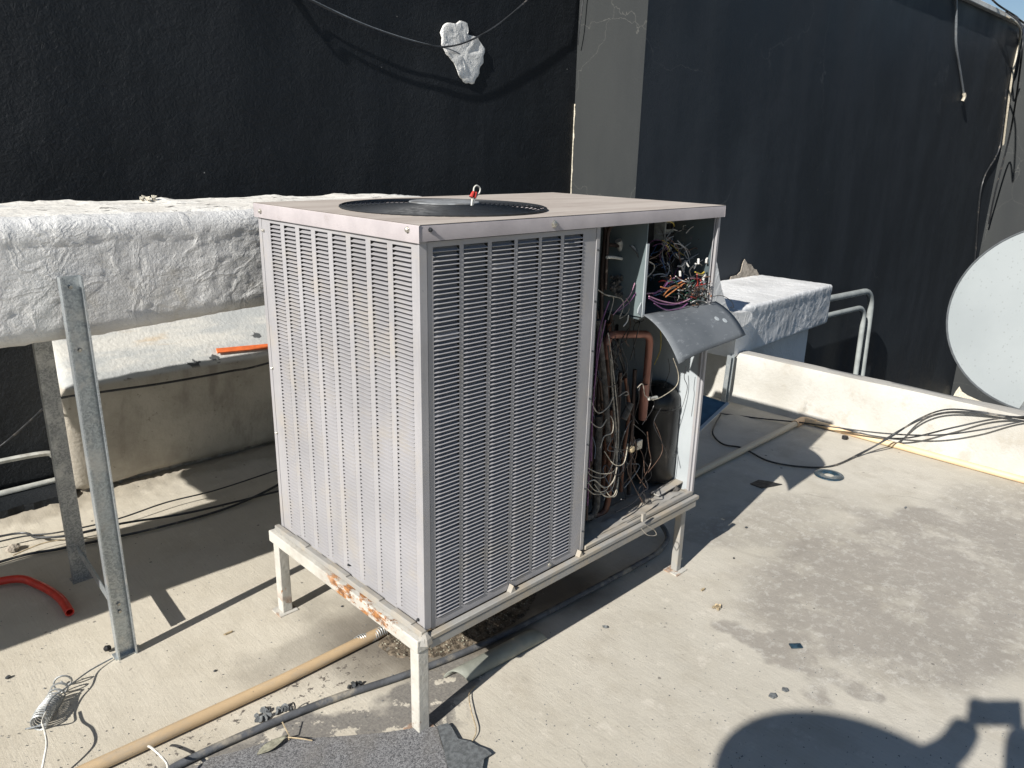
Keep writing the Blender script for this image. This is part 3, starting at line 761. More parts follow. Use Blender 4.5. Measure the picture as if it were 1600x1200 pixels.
# flanges: front one and left one with real thickness; front slightly wavy
zf = 1.2605
def flange(p0, p1, nrm, zl, amp, name='cover_flange'):
    g = MB(); P = []; p0 = Vector(p0); p1 = Vector(p1)
    for (dz, o) in ((ZC,-.0035),(ZC-.0015,-.001),(ZC-.004,0),(zl+.003,0),(zl,-.0002),(zl,-.0014)):
        row = []
        for i in range(41):
            q = p0.lerp(p1, i/40); q.z = dz
            w = amp*noise.noise(Vector((i*.16, p0.x*3, 1)))*(1 if dz < ZC-.004 else .2)
            row.append(q+Vector(nrm)*(o+w))
        P.append(row)
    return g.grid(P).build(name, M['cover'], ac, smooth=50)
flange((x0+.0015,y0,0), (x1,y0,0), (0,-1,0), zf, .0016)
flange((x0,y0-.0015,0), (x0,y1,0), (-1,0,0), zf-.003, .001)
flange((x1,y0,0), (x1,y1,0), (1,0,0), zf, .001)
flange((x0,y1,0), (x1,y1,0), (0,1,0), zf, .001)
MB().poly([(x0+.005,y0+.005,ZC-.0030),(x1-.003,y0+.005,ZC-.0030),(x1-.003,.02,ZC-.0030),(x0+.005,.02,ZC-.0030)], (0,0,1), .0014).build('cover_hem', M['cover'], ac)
def screw(p, nrm, r=.0055, m='steel'):
    g = MB().lathe([(r*1.35,0),(r*1.35,.0012),(r,.0016),(r,.0048),(r*.6,.0062),(0,.0064)], p, nrm, 6); return g.build('screw', M[m], ac)
for (px,py) in ((407,330),(637,359)): screw(at(px,py,'x',x0-.0002), (-1,0,0))
screw(at(866,350,'y',y0-.0006), (0,-1,0), .0075); screw(at(672,359,'y',y0-.0006), (0,-1,0), .004, 'black_steel')
for (px,py) in ((772,948),(858,882)): screw(at(px,py,'y',-.0005), (0,-1,0))
for (px,py) in ((654,968),(546,882)): screw(at(px,py+0,'x',-.0005), (-1,0,0), .0035, 'black_steel')
for (px,py) in ((433,676),(426,575),(412,360)): screw(at(px,py,'x',-.0008), (-1,0,0), .0035)
for k in range(7): screw(Vector((.5965,-.0018,.36+.14*k)), (0,-1,0), .0022, 'black_steel')
# scratch lines skipped; fan guard: concentric wires, ribs, motor plate, blades
g = MB()
for k in range(15):
    r = .272-.0125*k
    g.tube([FC+Vector((r*math.cos(a), r*math.sin(a), ZC+.0075+.008*(1-(r/.272)**2))) for a in [2*PI*q/60 for q in range(61)]], .0016, 5, False)
g.tube([FC+Vector((.276*math.cos(a), .276*math.sin(a), ZC+.004)) for a in [2*PI*q/60 for q in range(61)]], .0035, 6, False)
g.build('fan_guard', M['black_steel'], ac, smooth=60)
g = MB()
for k in range(8):
    a = 2*PI*k/8+.2; g.tube([FC+Vector((r*math.cos(a), r*math.sin(a), ZC+.0045+.008*(1-(r/.272)**2))) for r in (.276,.2,.13,.085)], .0026, 6)
g.build('guard_rib', M['black_steel'], ac, smooth=60)
MB().lathe([(.0,.0),(.094,0),(.096,.002),(.094,.006),(.04,.0075),(0,.0078)], FC+Vector((0,0,ZC+.012)), n=40).build('motor_plate', M['hub'], ac, smooth=40)
MB().lathe([(.02,0),(.075,0),(.078,.01),(.078,.12),(.02,.12)], FC+Vector((0,0,ZC-.13)), n=32).build('fan_motor', M['black_steel'], ac, smooth=40)
for k in range(4):
    a0 = PI/2*k+.3; P = []
    for i in range(7):
        rr = .05+.205*i/6; row = []
        for j in range(6):
            a = a0 + (.85-.25*i/6)*(j/5) ; row.append(FC+Vector((rr*math.cos(a), rr*math.sin(a), 1.19-.05*(j/5)+.01*math.sin(PI*j/5))))
        P.append(row)
    o = MB().grid(P).build('fan_blade', M['hub'], ac, smooth=60); sm = o.modifiers.new('solid','SOLIDIFY'); sm.thickness = .002
P = [[FC+Vector((.285*math.cos(a), .285*math.sin(a), z)) for a in [2*PI*q/48 for q in range(48)]] for z in (1.29,1.1)]
MB().grid(P, closed=True).build('fan_shroud', M['black_steel'], ac, smooth=60)
# capped motor lead standing up through the guard
b0 = at(737,328,'y',.205); 
ZZ = lambda px,py: at(px,py,'y',.205)
lead = MB().tube(crv([ZZ(736,330),ZZ(739,318),ZZ(742,309),ZZ(749,301),ZZ(750,294),ZZ(745,290),ZZ(741,293),ZZ(740,299)]), .0022, 7).build('motor_lead', M['wirewhite'], ac, smooth=60)
MB().tube(crv([ZZ(736,330),ZZ(737,320),ZZ(738,311)]), .0026, 7).build('motor_lead', M['wirewhite'], ac, smooth=60)
for a, b in (((740,299),(736,308)),((744,300),(741,309))):
    MB().tube([ZZ(*a), ZZ((a[0]+b[0])/2,(a[1]+b[1])/2), ZZ(*b)], .005, 8, rr=[.0030,.0048,.0055]).build('wire_nut', M['w_red'], ac, smooth=40)

# ---- base pan lips and stand
g = MB()
g.box(-.020,-.003,-.012,.742,.288,.3045)             # left lip
g.box(-.020,1.213,-.022,-.004,.276,.289)             # front lip
g.build('base_pan', M['pan'], ac, bevel=.002)
MB().box(.612,1.198,-.004,.03,.289,.304).box(.62,1.19,.031,.06,.289,.297).build('base_rail', M['pan'], ac, bevel=.003)
# pressed notches and tabs of the pan
for px,py in ((800,920),(906,866)):
    p = at(px,py,'y',-.012); MB().add([p+Vector((-.012,-.006,-.012)),p+Vector((.012,-.006,-.012)),p+Vector((0,-.006,.012)),p+Vector((-.012,.01,-.012)),p+Vector((.012,.01,-.012)),p+Vector((0,.01,.012))],
        [(0,1,2),(5,4,3),(0,2,5,3),(1,4,5,2),(0,3,4,1)]).build('pan_tab', M['pan'], ac)
for yy in (.03,.17,.33,.55): MB().box(-.0205,-.0045,yy,yy+.085,.3046,.3095).build('pan_tab', M['pan'], ac, bevel=.0015)
MB().lathe([(.004,0),(.021,.003),(.017,.02),(.008,.03),(.003,.031)], Vector((-.006,-.008,.268)), (-.1,-.1,1), 7).build('pan_corner', M['pan'], ac)
# ---- inside the open bay
Y = lambda px,py,y: at(px,py,'y',y)
# control box: side sheet, back, floor
c0 = .822
M['teal_m'] = m_paint('grey_teal_sheet', (.15,.185,.192), (.12,.15,.158), (.17,.15,.12), .6, .8, .4, .5)
MB().box(c0,c0+.004,.004,.25,.985,1.258).build('control_box_side', M['teal_m'], ac)
MB().box(c0-.001,c0+.010,.0005,.0035,.985,1.20).build('sunlit_edge_strip', M['teal_l'], ac)  # pale strip paints the sunlight on the side sheet's front edge
MB().box(c0+.005,1.188,.250,.254,.975,1.258).build('control_box_back', M['zinc_box'], ac)
MB().box(1.1865,1.190,.006,.249,.985,1.256).build('control_box_side', M['teal'], ac)
MB().box(c0,1.19,.012,.249,.976,.980).build('control_box_floor', M['teal'], ac)
g = MB().poly([(c0-.001,.003,.985),(c0-.004,.002,.99),(c0-.010,.0,.992),(c0-.022,.001,1.0),(c0-.020,.003,1.012),(c0-.006,.003,1.03)], (0,1,0), .002); g.build('torn_edge', M['teal_l'], ac)
# hanging bent flap
h0 = Vector((c0+.003,.0,.992)); h1 = Vector((1.222,-.002,.985)); P = []
for i in range(13):
    t = i/12; row = []
    for j in range(13):
        u = j/12; base = h0.lerp(h1, u)
        a = .15*math.sin(t*.85)/math.sin(.85); dz = -.115*(.35*t+.65*(1-math.cos(t*1.2))/(1-math.cos(1.2)))
        row.append(base+Vector((-.020*t*(1-u) - .02*t*u, -a*(1-.12*u), dz*(1-.28*u) + .004*math.sin(u*5)*t)))
    P.append(row)
fpo = MB().grid(P).build('bent_flap', M['flap'], ac, smooth=60, label='bent sheet flap hanging from the control box'); sm = fpo.modifiers.new('solid','SOLIDIFY'); sm.thickness = .0014; sm.offset = 0
for u,t_ in ((.83,.50),(.90,.66)):
    i = int(t_*12); j = int(u*12); q = P[i][j]; nn = (P[i+1][j]-P[i][j]).cross(P[i][j+1]-P[i][j]).normalized()
    if nn.z < 0: nn = -nn
    MB().lathe([(.009,0),(.009,.0012),(0,.0014)], q+nn*.0008, nn, 14).build('flap_spot', M['teal_l'], ac)
# contactor, transformer, relays
kc = Y(1046,361,.15); kx, kz = kc.x, kc.z
MB().box(kx-.026,kx+.026,.150,.249,kz-.032,kz+.034).build('contactor', M['paper'], ac, bevel=.002)
for q in (0,1): 
    for z in (kz-.014,kz+.016): MB().box(kx-.020+.024*q,kx-.004+.024*q,.142,.149,z-.009,z+.009).build('contactor_terminal', M['blk'], ac)
MB().box(kx-.15,kx-.04,.18,.249,kz-.05,kz+.045).build('transformer', M['blk'], ac, bevel=.004)
MB().box(kx+.034,kx+.075,.17,.249,kz-.03,kz+.03).build('relay', M['blk'], ac, bevel=.003)
MB().box(1.14,1.175,.12,.249,1.09,1.15).build('relay', M['blk'], ac, bevel=.003)
a = Y(1037,380,.14); b = Y(1051,394,.14); MB().tube([a,b], .008, 10).build('fuse_link', M['wirewhite'], ac)
p = Y(984,398,.30); MB().box(p.x-.03,p.x+.035,.300,.302,p.z-.045,p.z+.045).build('rating_label', M['paper'], ac)
# capacitor cans in the left bay
p = Y(946,410,.20); MB().lathe([(0,-.09),(.048,-.09),(.05,-.085),(.05,.085),(.046,.09),(0,.092)], (p.x,.20,p.z), n=24).build('filter_drier', M['blk'], ac, smooth=40)
MB().lathe([(.0512,-.028),(.0516,-.026),(.0516,-.006),(.0512,-.004)], (p.x,.20,p.z-.035), n=24).build('drier_band', M['teal_l'], ac, smooth=40)
# compressor with feet
p = Y(1024,700,.14); cx = p.x+.012
MB().lathe([(0,0),(.07,0),(.078,.012),(.078,.285),(.074,.312),(.055,.340),(.03,.352),(0,.355)], (cx,.150,ZB+.03), n=36).build('compressor', M['compressor'], ac, smooth=50)
MB().lathe([(.0785,0),(.0812,.002),(.0812,.006),(.0785,.008)], (cx,.150,ZB+.03+.27), n=36).build('compressor_seam', M['compressor'], ac, smooth=50)
g = MB().bar((cx-.12,.055,ZB+.022),(cx+.10,.060,ZB+.030),.035,.006); g.build('compressor_foot', M['pan'], ac, bevel=.002)
for px,py in ((1016,768),(1060,746)):
    q = Y(px,py,.035); MB().lathe([(.0,0),(.014,0),(.016,.004),(.016,.010),(.010,.013),(.006,.022),(0,.023)], (q.x,.045,ZB+.006), n=14).build('rubber_grommet', M['insul'], ac, smooth=40)
# dirt wedge on the floor of the bay
g = MB(); P = []
for j in range(14):
    row = []
    for i in range(60):
        x = .64+.0093*i; y_ = .012+.009*j; e = max(0,1-abs(j-4)/9)*min(1,i/10)*min(1,(59-i)/6)
        row.append(Vector((x,y_,.3035+.010*e*(.6+.8*noise.noise(Vector((x*30,y_*30,0)))) - (.01 if e<=0 else 0))))
    P.append(row)
g.grid(P); g.build('settled_dirt', M['pan'], ac, smooth=60)
# pipes (px path at a depth)
def pipe(pts, y, r, m, name='copper_pipe', br=.03, n=10, smooth_=False):
    P = [Y(a,b,(c if c is not None else y)) for a,b,c in [(q+(None,))[:3] for q in pts]]
    P = crv(P, 6) if smooth_ else bend(P, br)
    return MB().tube(P, r, n).build(name, M[m], ac, smooth=60)
pipe([(948,560),(948,523),(1016,522),(1006,640)], .10, .0125, 'copper_p', br=.035, n=14)
pipe([(1006,600),(1004,655)], .10, .0145, 'copper_p', n=14)
pipe([(939,345),(947,352),(941,420),(938,560)], .12, .0065, 'copper_d', br=.02)
pipe([(971,348),(955,352),(950,362),(948,400),(946,452)], .10, .0055, 'copper_d', br=.015)
pipe([(950,382),(968,384)], .10, .006, 'copper_d'); pipe([(966,376),(972,392)], .10, .011, 'conduit_w', 'flare_nut'); 
pipe([(948,402),(962,402),(974,405)], .09, .0045, 'wirewhite', 'capped_stub')
pipe([(927,410),(924,600),(916,812)], .06, .005, 'copper_d', br=.01)
pipe([(930,480),(938,520),(934,640),(928,790)], .12, .006, 'copper_d', br=.03)
pipe([(957,450),(950,560),(958,640),(956,760)], .17, .008, 'copper_d', br=.03)
pipe([(936,650),(932,800),(918,812),(908,806)], .08, .0115, 'insul', 'insulated_pipe', br=.035, n=12)
pipe([(955,640),(950,790),(940,806),(920,806)], .10, .0105, 'copper', br=.035, n=12)
pipe([(977,590),(984,640),(975,700),(970,768)], .12, .0062, 'copper', br=.03)
pipe([(962,600),(966,650),(955,720)], .08, .0050, 'copper_d', br=.03)
pipe([(985,630),(974,655)], .07, .012, 'insul', 'insulated_elbow')
pipe([(934,500),(945,600),(951,690)], .05, .009, 'insul', 'insulated_pipe', br=.05)
p = Y(996,694,.06); MB().box(p.x-.014,p.x+.014,.05,.066,p.z-.016,p.z+.016).build('pressure_switch', M['steel'], ac, bevel=.002)
q = Y(982,699,.055); MB().lathe([(.010,0),(.012,.01),(.012,.02),(.006,.024)], q, (-.3,-.9,0), 12).build('brass_cap', M['twig'], ac, smooth=40)
# foam lumps wrapped round the valve
g = MB()
for k in range(34):
    a = random.uniform(955,972); b = random.uniform(432,462); q = Y(a,b,.09+random.uniform(-.015,.01)); u = Vector((random.uniform(-1,1),random.uniform(-1,1),random.uniform(-1,1))).normalized()
    s = random.uniform(.006,.012); v = u.orthogonal().normalized()
    g.add([q+u*s, q+v*s, q-u*s*.8, q-v*s, q+u.cross(v)*s, q-u.cross(v)*s*.8], [(0,1,4),(1,2,4),(2,3,4),(3,0,4),(1,0,5),(2,1,5),(3,2,5),(0,3,5)])
g.build('foam_lump', M['insul'], ac)
# loose wires, each its own part
def wire(pts, m, r=.0018, y=.03):
    P = [Y(a,b,(c if c is not None else y)) for a,b,c in [(q+(None,))[:3] for q in pts]]
    return MB().tube(crv(P, 5), r*.82, 5).build('wire', M[m], ac, smooth=60)
wire([(1014,466),(1030,474),(1052,476),(1066,472)], 'w_purple', .0026, .0); wire([(1014,463),(1036,471),(1060,474),(1080,466)], 'w_pink', .0026, .0)
wire([(1022,474),(1040,484),(1062,482),(1074,474)], 'w_purple', .0022, -.01); wire([(1010,459),(1030,455),(1042,440),(1054,434)], 'w_pink', .0024, .03)
wire([(1020,460),(1036,450),(1044,441),(1052,440)], 'w_purple', .0028, .02); wire([(1022,462),(1034,457),(1048,444),(1064,438)], 'w_blue', .0022, .03)
wire([(1036,462),(1048,450),(1066,440),(1072,436)], 'w_orange', .0022, .02); wire([(1040,464),(1056,452),(1070,442)], 'w_orange', .0022, .015)
wire([(1071,340,.2),(1096,352),(1096,380),(1088,400),(1082,412)], 'w_black', .0024, .08); wire([(1094,350),(1092,375),(1084,400),(1080,412)], 'w_yellow', .0022, .10)
wire([(1070,352),(1072,366),(1066,380)], 'w_yellow', .0022, .15); wire([(1057,372),(1057,390),(1058,398)], 'w_yellow', .0024, .16)
wire([(1090,370),(1090,388),(1078,402)], 'w_blue', .0024, .12); wire([(1056,396),(1062,404),(1068,404)], 'w_white', .0028, .09)
wire([(1086,425),(1096,428),(1104,420),(1108,408)], 'w_yellow', .0030, .03); wire([(1088,428),(1098,430),(1107,420),(1110,405)], 'w_cream', .0024, .03)
wire([(1099,398),(1098,406),(1090,410)], 'w_white', .0020, .04); wire([(1088,408),(1096,414),(1102,418)], 'w_white', .0018, .04)
wire([(1042,410),(1046,418),(1042,430),(1032,432)], 'w_grey', .0026, .05); wire([(1020,430),(1032,428),(1042,430)], 'w_grey', .0022, .05)
wire([(1012,408),(1022,414),(1020,424),(1010,434)], 'w_cream', .0020, .06); wire([(1008,420),(1000,445),(985,470),(966,486)], 'w_purple', .0018, .03)
wire([(992,442),(984,462),(970,478),(958,492)], 'w_pink', .0016, .03)
for k in range(4): wire([(984+k*2,384),(996+k,398),(1000-k*1.5,420),(996-k*2,446)], ('w_black','w_grey','w_white','w_black')[k], .0024, .03+.006*k)
for k in range(120):       # the tangle
    cxp = random.gauss(1085, 17); cyp = random.gauss(454, 13)
    cxp = min(1108, max(1030, cxp)); cyp = min(474, max(420, cyp)); yd = random.uniform(-.01,.10); pts = []
    a = random.uniform(0, 6.28); L = random.uniform(4, 13)
    for j in range(4):
        pts.append((min(1111,cxp), min(477,cyp), yd)); a += random.uniform(-1.3,1.3); cxp += math.cos(a)*L; cyp += math.sin(a)*L*.7; yd += random.uniform(-.02,.02)
    wire(pts, 'w_'+random.choice(['orange','white','white','green','red','brown','black','grey','cream','pink','black','brown','grey','black','blue','brown']), random.uniform(.0013,.0024))
for k in range(60):       # dim loops deeper in the box
    cxp = random.uniform(1016,1100); cyp = random.uniform(375,440); yd = random.uniform(.10,.20); pts = []; a = random.uniform(0,6.28)
    for j in range(5):
        pts.append((max(1012,min(1105,cxp)), max(350,cyp), yd)); a += random.uniform(-1,1); cxp += math.cos(a)*11; cyp += math.sin(a)*11
    wire(pts, 'w_'+random.choice(['black','black','grey','blue','brown','black','purple']), random.uniform(.0013,.002))
for k in range(46):
    cxp = random.uniform(1030,1108); cyp = random.uniform(352,425); yd = random.uniform(.03,.14); pts = []; a = random.uniform(0,6.28)
    for j in range(5):
        pts.append((max(1014,min(1108,cxp)), max(346,cyp), yd)); a += random.uniform(-.8,.8); cxp += math.cos(a)*9; cyp += 4+math.sin(a)*9; yd += random.uniform(-.015,.015)
    wire(pts, 'w_'+random.choice(['black','black','grey','blue','brown','black','white','yellow','grey','purple']), random.uniform(.0014,.0026))
for k in range(9):        # spade connectors
    q = Y(random.uniform(1062,1110), random.uniform(395,470), random.uniform(0,.05)); u = Vector((random.uniform(-1,1),random.uniform(-.4,.4),random.uniform(-1,1))).normalized()
    MB().bar(q, q+u*.02, .006, .004).build('connector', M['w_white'], ac)
q = Y(1065,416,.05)
for a in (0,1,2): MB().bar(q, q+Vector((math.cos(a*2+1)*.025,-.005,math.sin(a*2+1)*.02)), .008, .005).build('connector', M['w_white'], ac)
# looped control wires hanging over the pipes
C_ = 'wirecream'
wire([(919,580),(922,620),(934,645),(950,636),(958,620)], C_, .0022, .03); wire([(916,640),(924,660),(938,668),(948,655)], C_, .0022, .03)
wire([(938,700),(944,682),(956,676),(958,660),(954,650)], C_, .0024, .02); wire([(912,720),(922,742),(944,745),(958,722),(962,690)], C_, .0024, .03)
wire([(914,758),(928,750),(944,762),(958,752),(964,730)], C_, .0024, .02); wire([(916,762),(928,772),(946,770),(958,760),(964,720),(966,660),(956,560),(950,520)], C_, .0022, .03)
wire([(954,560),(958,620),(963,680),(962,730)], C_, .0030, .04); wire([(950,540),(957,610),(960,690)], 'insul', .0036, .05)
wire([(950,462),(962,464),(972,468),(974,480),(968,496)], C_, .0020, .05); wire([(925,446),(945,460),(958,464),(956,480),(950,500)], C_, .0020, .05)
wire([(968,498),(980,490),(984,476),(978,466)], C_, .0020, .05); wire([(974,510),(980,502),(982,492)], 'wirewhite', .0022, .04)
wire([(966,620),(978,612),(982,616),(976,618)], C_, .0020, .04); wire([(996,606),(1004,600),(1008,618),(1016,622),(1022,624)], C_, .0018, .04)
wire([(1020,625),(1034,620),(1056,604),(1060,585),(1052,560)], 'w_cream', .0016, .04); pipe([(1014,623),(1026,621)], .05, .006, 'conduit_w', 'wire_splice')
wire([(1072,572),(1069,590),(1074,606),(1066,636)], 'w_black', .0014, .02); wire([(1044,560),(1046,580),(1036,606)], 'w_black', .0014, .08)
wire([(1032,515),(1032,545),(1022,570)], 'w_yellow', .0020, .14); wire([(946,500),(934,560),(926,640),(924,720)], 'w_purple', .0026, .03)
wire([(952,470),(936,520),(930,590),(922,700),(918,790)], 'w_purple', .0024, .04)
for k in range(16):
    x_ = random.uniform(918,975); yy_ = random.uniform(500,640); pts = [(x_+random.uniform(-9,9), yy_+j*random.uniform(25,50), random.uniform(.09,.22)) for j in range(4)]
    wire([(max(914,min(990,a)),min(790,b),c) for a,b,c in pts], random.choice(['w_black','copper_d','insul','copper_d','w_brown']), random.uniform(.004,.0085))
for px_, mm, rr_ in ((922,'copper_d',.0075),(943,'copper',.0085),(961,'copper_d',.0065),(984,'copper_d',.007)):
    pipe([(px_+8,random.uniform(500,600)),(px_+4,random.uniform(640,700)),(px_-2,random.uniform(770,795))], random.uniform(.10,.16), rr_, mm, br=.04, n=12)
for k in range(8):
    x_ = random.uniform(918,955); y_ = random.uniform(560,770); w_ = random.uniform(18,42); h_ = random.uniform(6,24)
    wire([(max(915,x_-6),y_,.03),(x_+w_*.3,y_+h_,.015),(min(1000,x_+w_*.8),y_+h_*.9,.02),(min(1004,x_+w_),y_-h_*.6,.04)], random.choice(['wirecream','w_grey','w_cream','w_black']), random.uniform(.0015,.0024))
for k in range(12):
    x_ = random.uniform(960,1040); y_ = random.uniform(570,720); wire([(x_,y_,.05),(x_+random.uniform(-14,14),y_+25,.05),(x_+random.uniform(-10,16),y_+50,.05),(min(1048,x_+random.uniform(-20,20)),y_+80,.04)], random.choice(['w_black','w_brown','w_black']), random.uniform(.0013,.0020))
for k in range(30):
    x_ = random.uniform(918,1000); y_ = random.uniform(470,760); pts = [(x_+random.uniform(-14,14), y_+j*random.uniform(14,34), random.uniform(.03,.14)) for j in range(4)]
    wire([(max(914,min(1040,a)),min(780,b),c) for a,b,c in pts], random.choice(['w_black','w_black','w_brown','insul','w_grey']), random.uniform(.0013,.0024))
wire([(962,800,.03),(990,785,.03),(1005,768,.02),(1012,762,.01),(1006,744,.06)], 'w_black', .0024); wire([(972,812,.0),(995,798,.0),(1008,780,.0),(1004,770,.0)], 'w_black', .0022)
wire([(1114,463,.0),(1128,462,-.02),(1142,470,-.04),(1146,480,-.04),(1141,480,-.04)], 'cable', .0016)
# hanging loop and lead under the rail
wire([(1002,826,-.03),(1012,836,-.035),(1025,836,-.035),(1022,828,-.035),(1008,820,-.03)], 'wirecream', .0018)
p = Y(1004,808,-.02); MB().box(p.x-.008,p.x+.008,-.028,-.020,p.z-.012,p.z+.015).build('pan_tab', M['pan'], ac)
# service lid leaning behind the right end, seen past the post
lid = thing('service_lid', (1.5,.12,0), 'blue grey sheet metal lid leaning behind the right end of the unit', 'panel')
pa, pb, pc, pd = at(1100,603,'y',.40), at(1137,630,'x',1.62), at(1094,668,'x',1.40), at(1085,660,'y',.40)
A = [Vector((1.42,.46,.60)), at(1137,630,'x',1.60), at(1090,674,'x',1.36), Vector((1.22,.40,.42))]
g = MB(); nn = (A[1]-A[0]).cross(A[2]-A[0]).normalized(); g.poly(A, nn, .004); g.build('sheet', M['blue'], lid)
MB().bar(A[1],A[2],.012,.004,up=nn).build('folded_edge', M['teal_l'], lid)
MB().bar((A[0]+A[3])/2, Vector((1.32,.43,.0)), .02,.02).build('prop_leg', M['galv_dull'], lid)

# ---- stand
st = thing('equipment_stand', (.6,.36,0), 'white painted steel stand with flaking rust carrying the air conditioner', 'stand')
for (x_, y_) in ((-.014,.006),(-.012,.726),(1.150,.008),(1.150,.726)):
    w = .017 if x_ < .5 else .0135
    MB().box(x_-w,x_+w,y_-w,y_+w,.004,.2485).build('leg', M['rust'] if x_ < .5 else M['pan'], st, bevel=.003)
    MB().box(x_-.034,x_+.03,y_-.03,y_+.03,.0005,.0045).build('foot_plate', M['rust'], st)
MB().box(-.035,.004,-.014,.756,.2495,.2865).build('rail', M['rust'], st, bevel=.003)
MB().box(.005,1.20,-.020,.018,.2495,.274).build('rail', M['pan'], st, bevel=.003)
MB().box(.005,1.20,.712,.750,.2495,.275).build('rail', M['rust'], st, bevel=.003)
MB().box(1.158,1.20,.0185,.7115,.2495,.275).build('rail', M['rust'], st, bevel=.003)

# ================================================================== PIPES AND HOSES ON THE FLOOR
pv = thing('pvc_pipe', (1.2,.42,0), 'long tan plastic pipe on the roof passing under the unit and turning along the parapet', 'pipe')
MB().tube([(-1.1,.437,.019),(-.2,.400,.018),(.5,.40,.018),(1.3,.415,.018),(2.96,.43,.018)], .0165, 16).build('pipe_run', M['pvc'], pv, smooth=60)
MB().tube(bend([(2.93,.43,.018),(3.035,.432,.018),(3.035,.36,.018)], .03), .0215, 16).build('elbow', M['pvc2'], pv, smooth=60)
MB().tube([(3.035,.37,.018),(3.03,-.3,.018),(3.026,-1.2,.018),(3.02,-3,.018)], .0165, 16).build('pipe_run', M['pvc2'], pv, smooth=60)
MB().lathe([(.014,0),(.016,.003),(.016,.018),(.012,.02)], (2.96,.16,0), n=14).build('pipe_foot', M['blk'], pv)

tag(MB().tube(crv([G(250,1215,.012),G(285,1192,.012),G(400,1140,.012),G(520,1092,.012),G(640,1052,.012),G(760,1004,.012),G(880,944,.012),G(1000,880,.012),G(1032,858,.012),Vector((1.31,.16,.03)),Vector((1.36,.30,.05)),Vector((1.34,.55,.012))], 10), .0098, 12).build('hose', M['hose'], smooth=60),
    'dusty dark grey hose running on the floor beneath the front edge of the unit', 'hose')
# olive half pipe
g = MB(); P = []; a0, a1 = G(722,1060,.0), G(826,1004,.0); ax_ = (a1-a0).normalized(); sd_ = Vector((ax_.y,-ax_.x,0))
for i in range(24):
    t = i/23; c_ = a0.lerp(a1, t); c_.z = .006; row = []
    r = .027
    for j in range(15):
        a = PI*(j/14)*.98; cut = 1
        if i < 6: cut = 1
        row.append(c_ + sd_*r*math.cos(a) + Vector((0,0,r*math.sin(a))) + ax_*(.05*(1-j/14) if i == 23 else 0) - ax_*(.045*(j/14) if i == 0 else 0))
    P.append(row)
o = MB().grid(P).build('pipe_offcut', M['greenpipe'], smooth=60); sm = o.modifiers.new('solid','SOLIDIFY'); sm.thickness = .003
tag(o, 'olive grey half round pipe offcut lying beside the near leg of the stand', 'pipe offcut')
# red hose
g = MB(); c_ = crv([(-1.0,1.45,.022),(-.78,1.50,.022),G(20,905,.022),G(60,914,.020),G(93,934,.018),G(109,957,.018)], 8)
g.tube(c_, .0135, 14, cap=False); rh = g.build('red_hose', M['redhose'], smooth=60); sm = rh.modifiers.new('solid','SOLIDIFY'); sm.thickness = .003
tag(rh, 'bright red plastic hose curving in from the left beside the post frame', 'hose')
# flexible coil conduits
def coil(p0, p1, r, pitch, th, m, name, label, cat, open_=0, group=None):
    p0 = Vector(p0); p1 = Vector(p1); L = (p1-p0).length; ax = (p1-p0)/L; a = ax.orthogonal().normalized(); b = ax.cross(a); pts = []; s = 0; ang = 0
    while s < L:
        k = s/L; q = pitch*(1 + open_*max(0,k-.5)*2); pts.append(p0+ax*s+(a*math.cos(ang)+b*math.sin(ang))*r + Vector((0,0,.004*math.sin(k*9)))); ang += 2*PI/14; s += q/14
    return tag(MB().tube(pts, th, 5).build(name, M[m], smooth=60), label, cat, group)
cA, cB = G(60,1132,.020), G(104,1058,.022)
coil(cA, cB, .020, .0082, .0027, 'galv_dull', 'spring_conduit', 'stretched coil of grey spring conduit on sunlit concrete in the lower left corner', 'coil', 4.0)
coil(G(556,1004,.018), G(604,984,.022), .0135, .0068, .0022, 'galv_dull', 'spring_conduit', 'short grey coiled conduit end poking out from under the unit', 'coil')
def cable(pts, r, m, label, cat='cable', name='cable', k=8, group=None):
    return tag(MB().tube(crv(pts, k), r, 6).build(name, M[m], smooth=60), label, cat, group)
cable([G(40,1139,.004),G(60,1134,.03),G(68,1128,.045),G(70,1112,.045),G(82,1090,.045),G(110,1070,.035),G(140,1048,.015),G(176,1028,.006)], .0022, 'w_grey', 'thin grey wire passing over the spring coil to the front post', name='wire')
cable([G(63,1215,.03),G(70,1180,.06),G(73,1160,.07),G(69,1140,.07),G(66,1128,.06),G(72,1112,.05)], .0026, 'wirewhite', 'short white wire curving up to the spring coil', name='wire')
cable([G(258,1215,.05),G(262,1196,.06),G(250,1180,.055),G(236,1168,.044),G(232,1166,.036)], .0030, 'wirewhite', 'white wire end resting over the tan pipe at the bottom edge', name='wire')
cable([G(742,1072,.004),G(733,1085,.01),G(736,1110,.012),G(744,1140,.01),G(738,1158,.004)], .0016, 'twig', 'thin brown wire standing off the floor right of the near leg', name='wire')
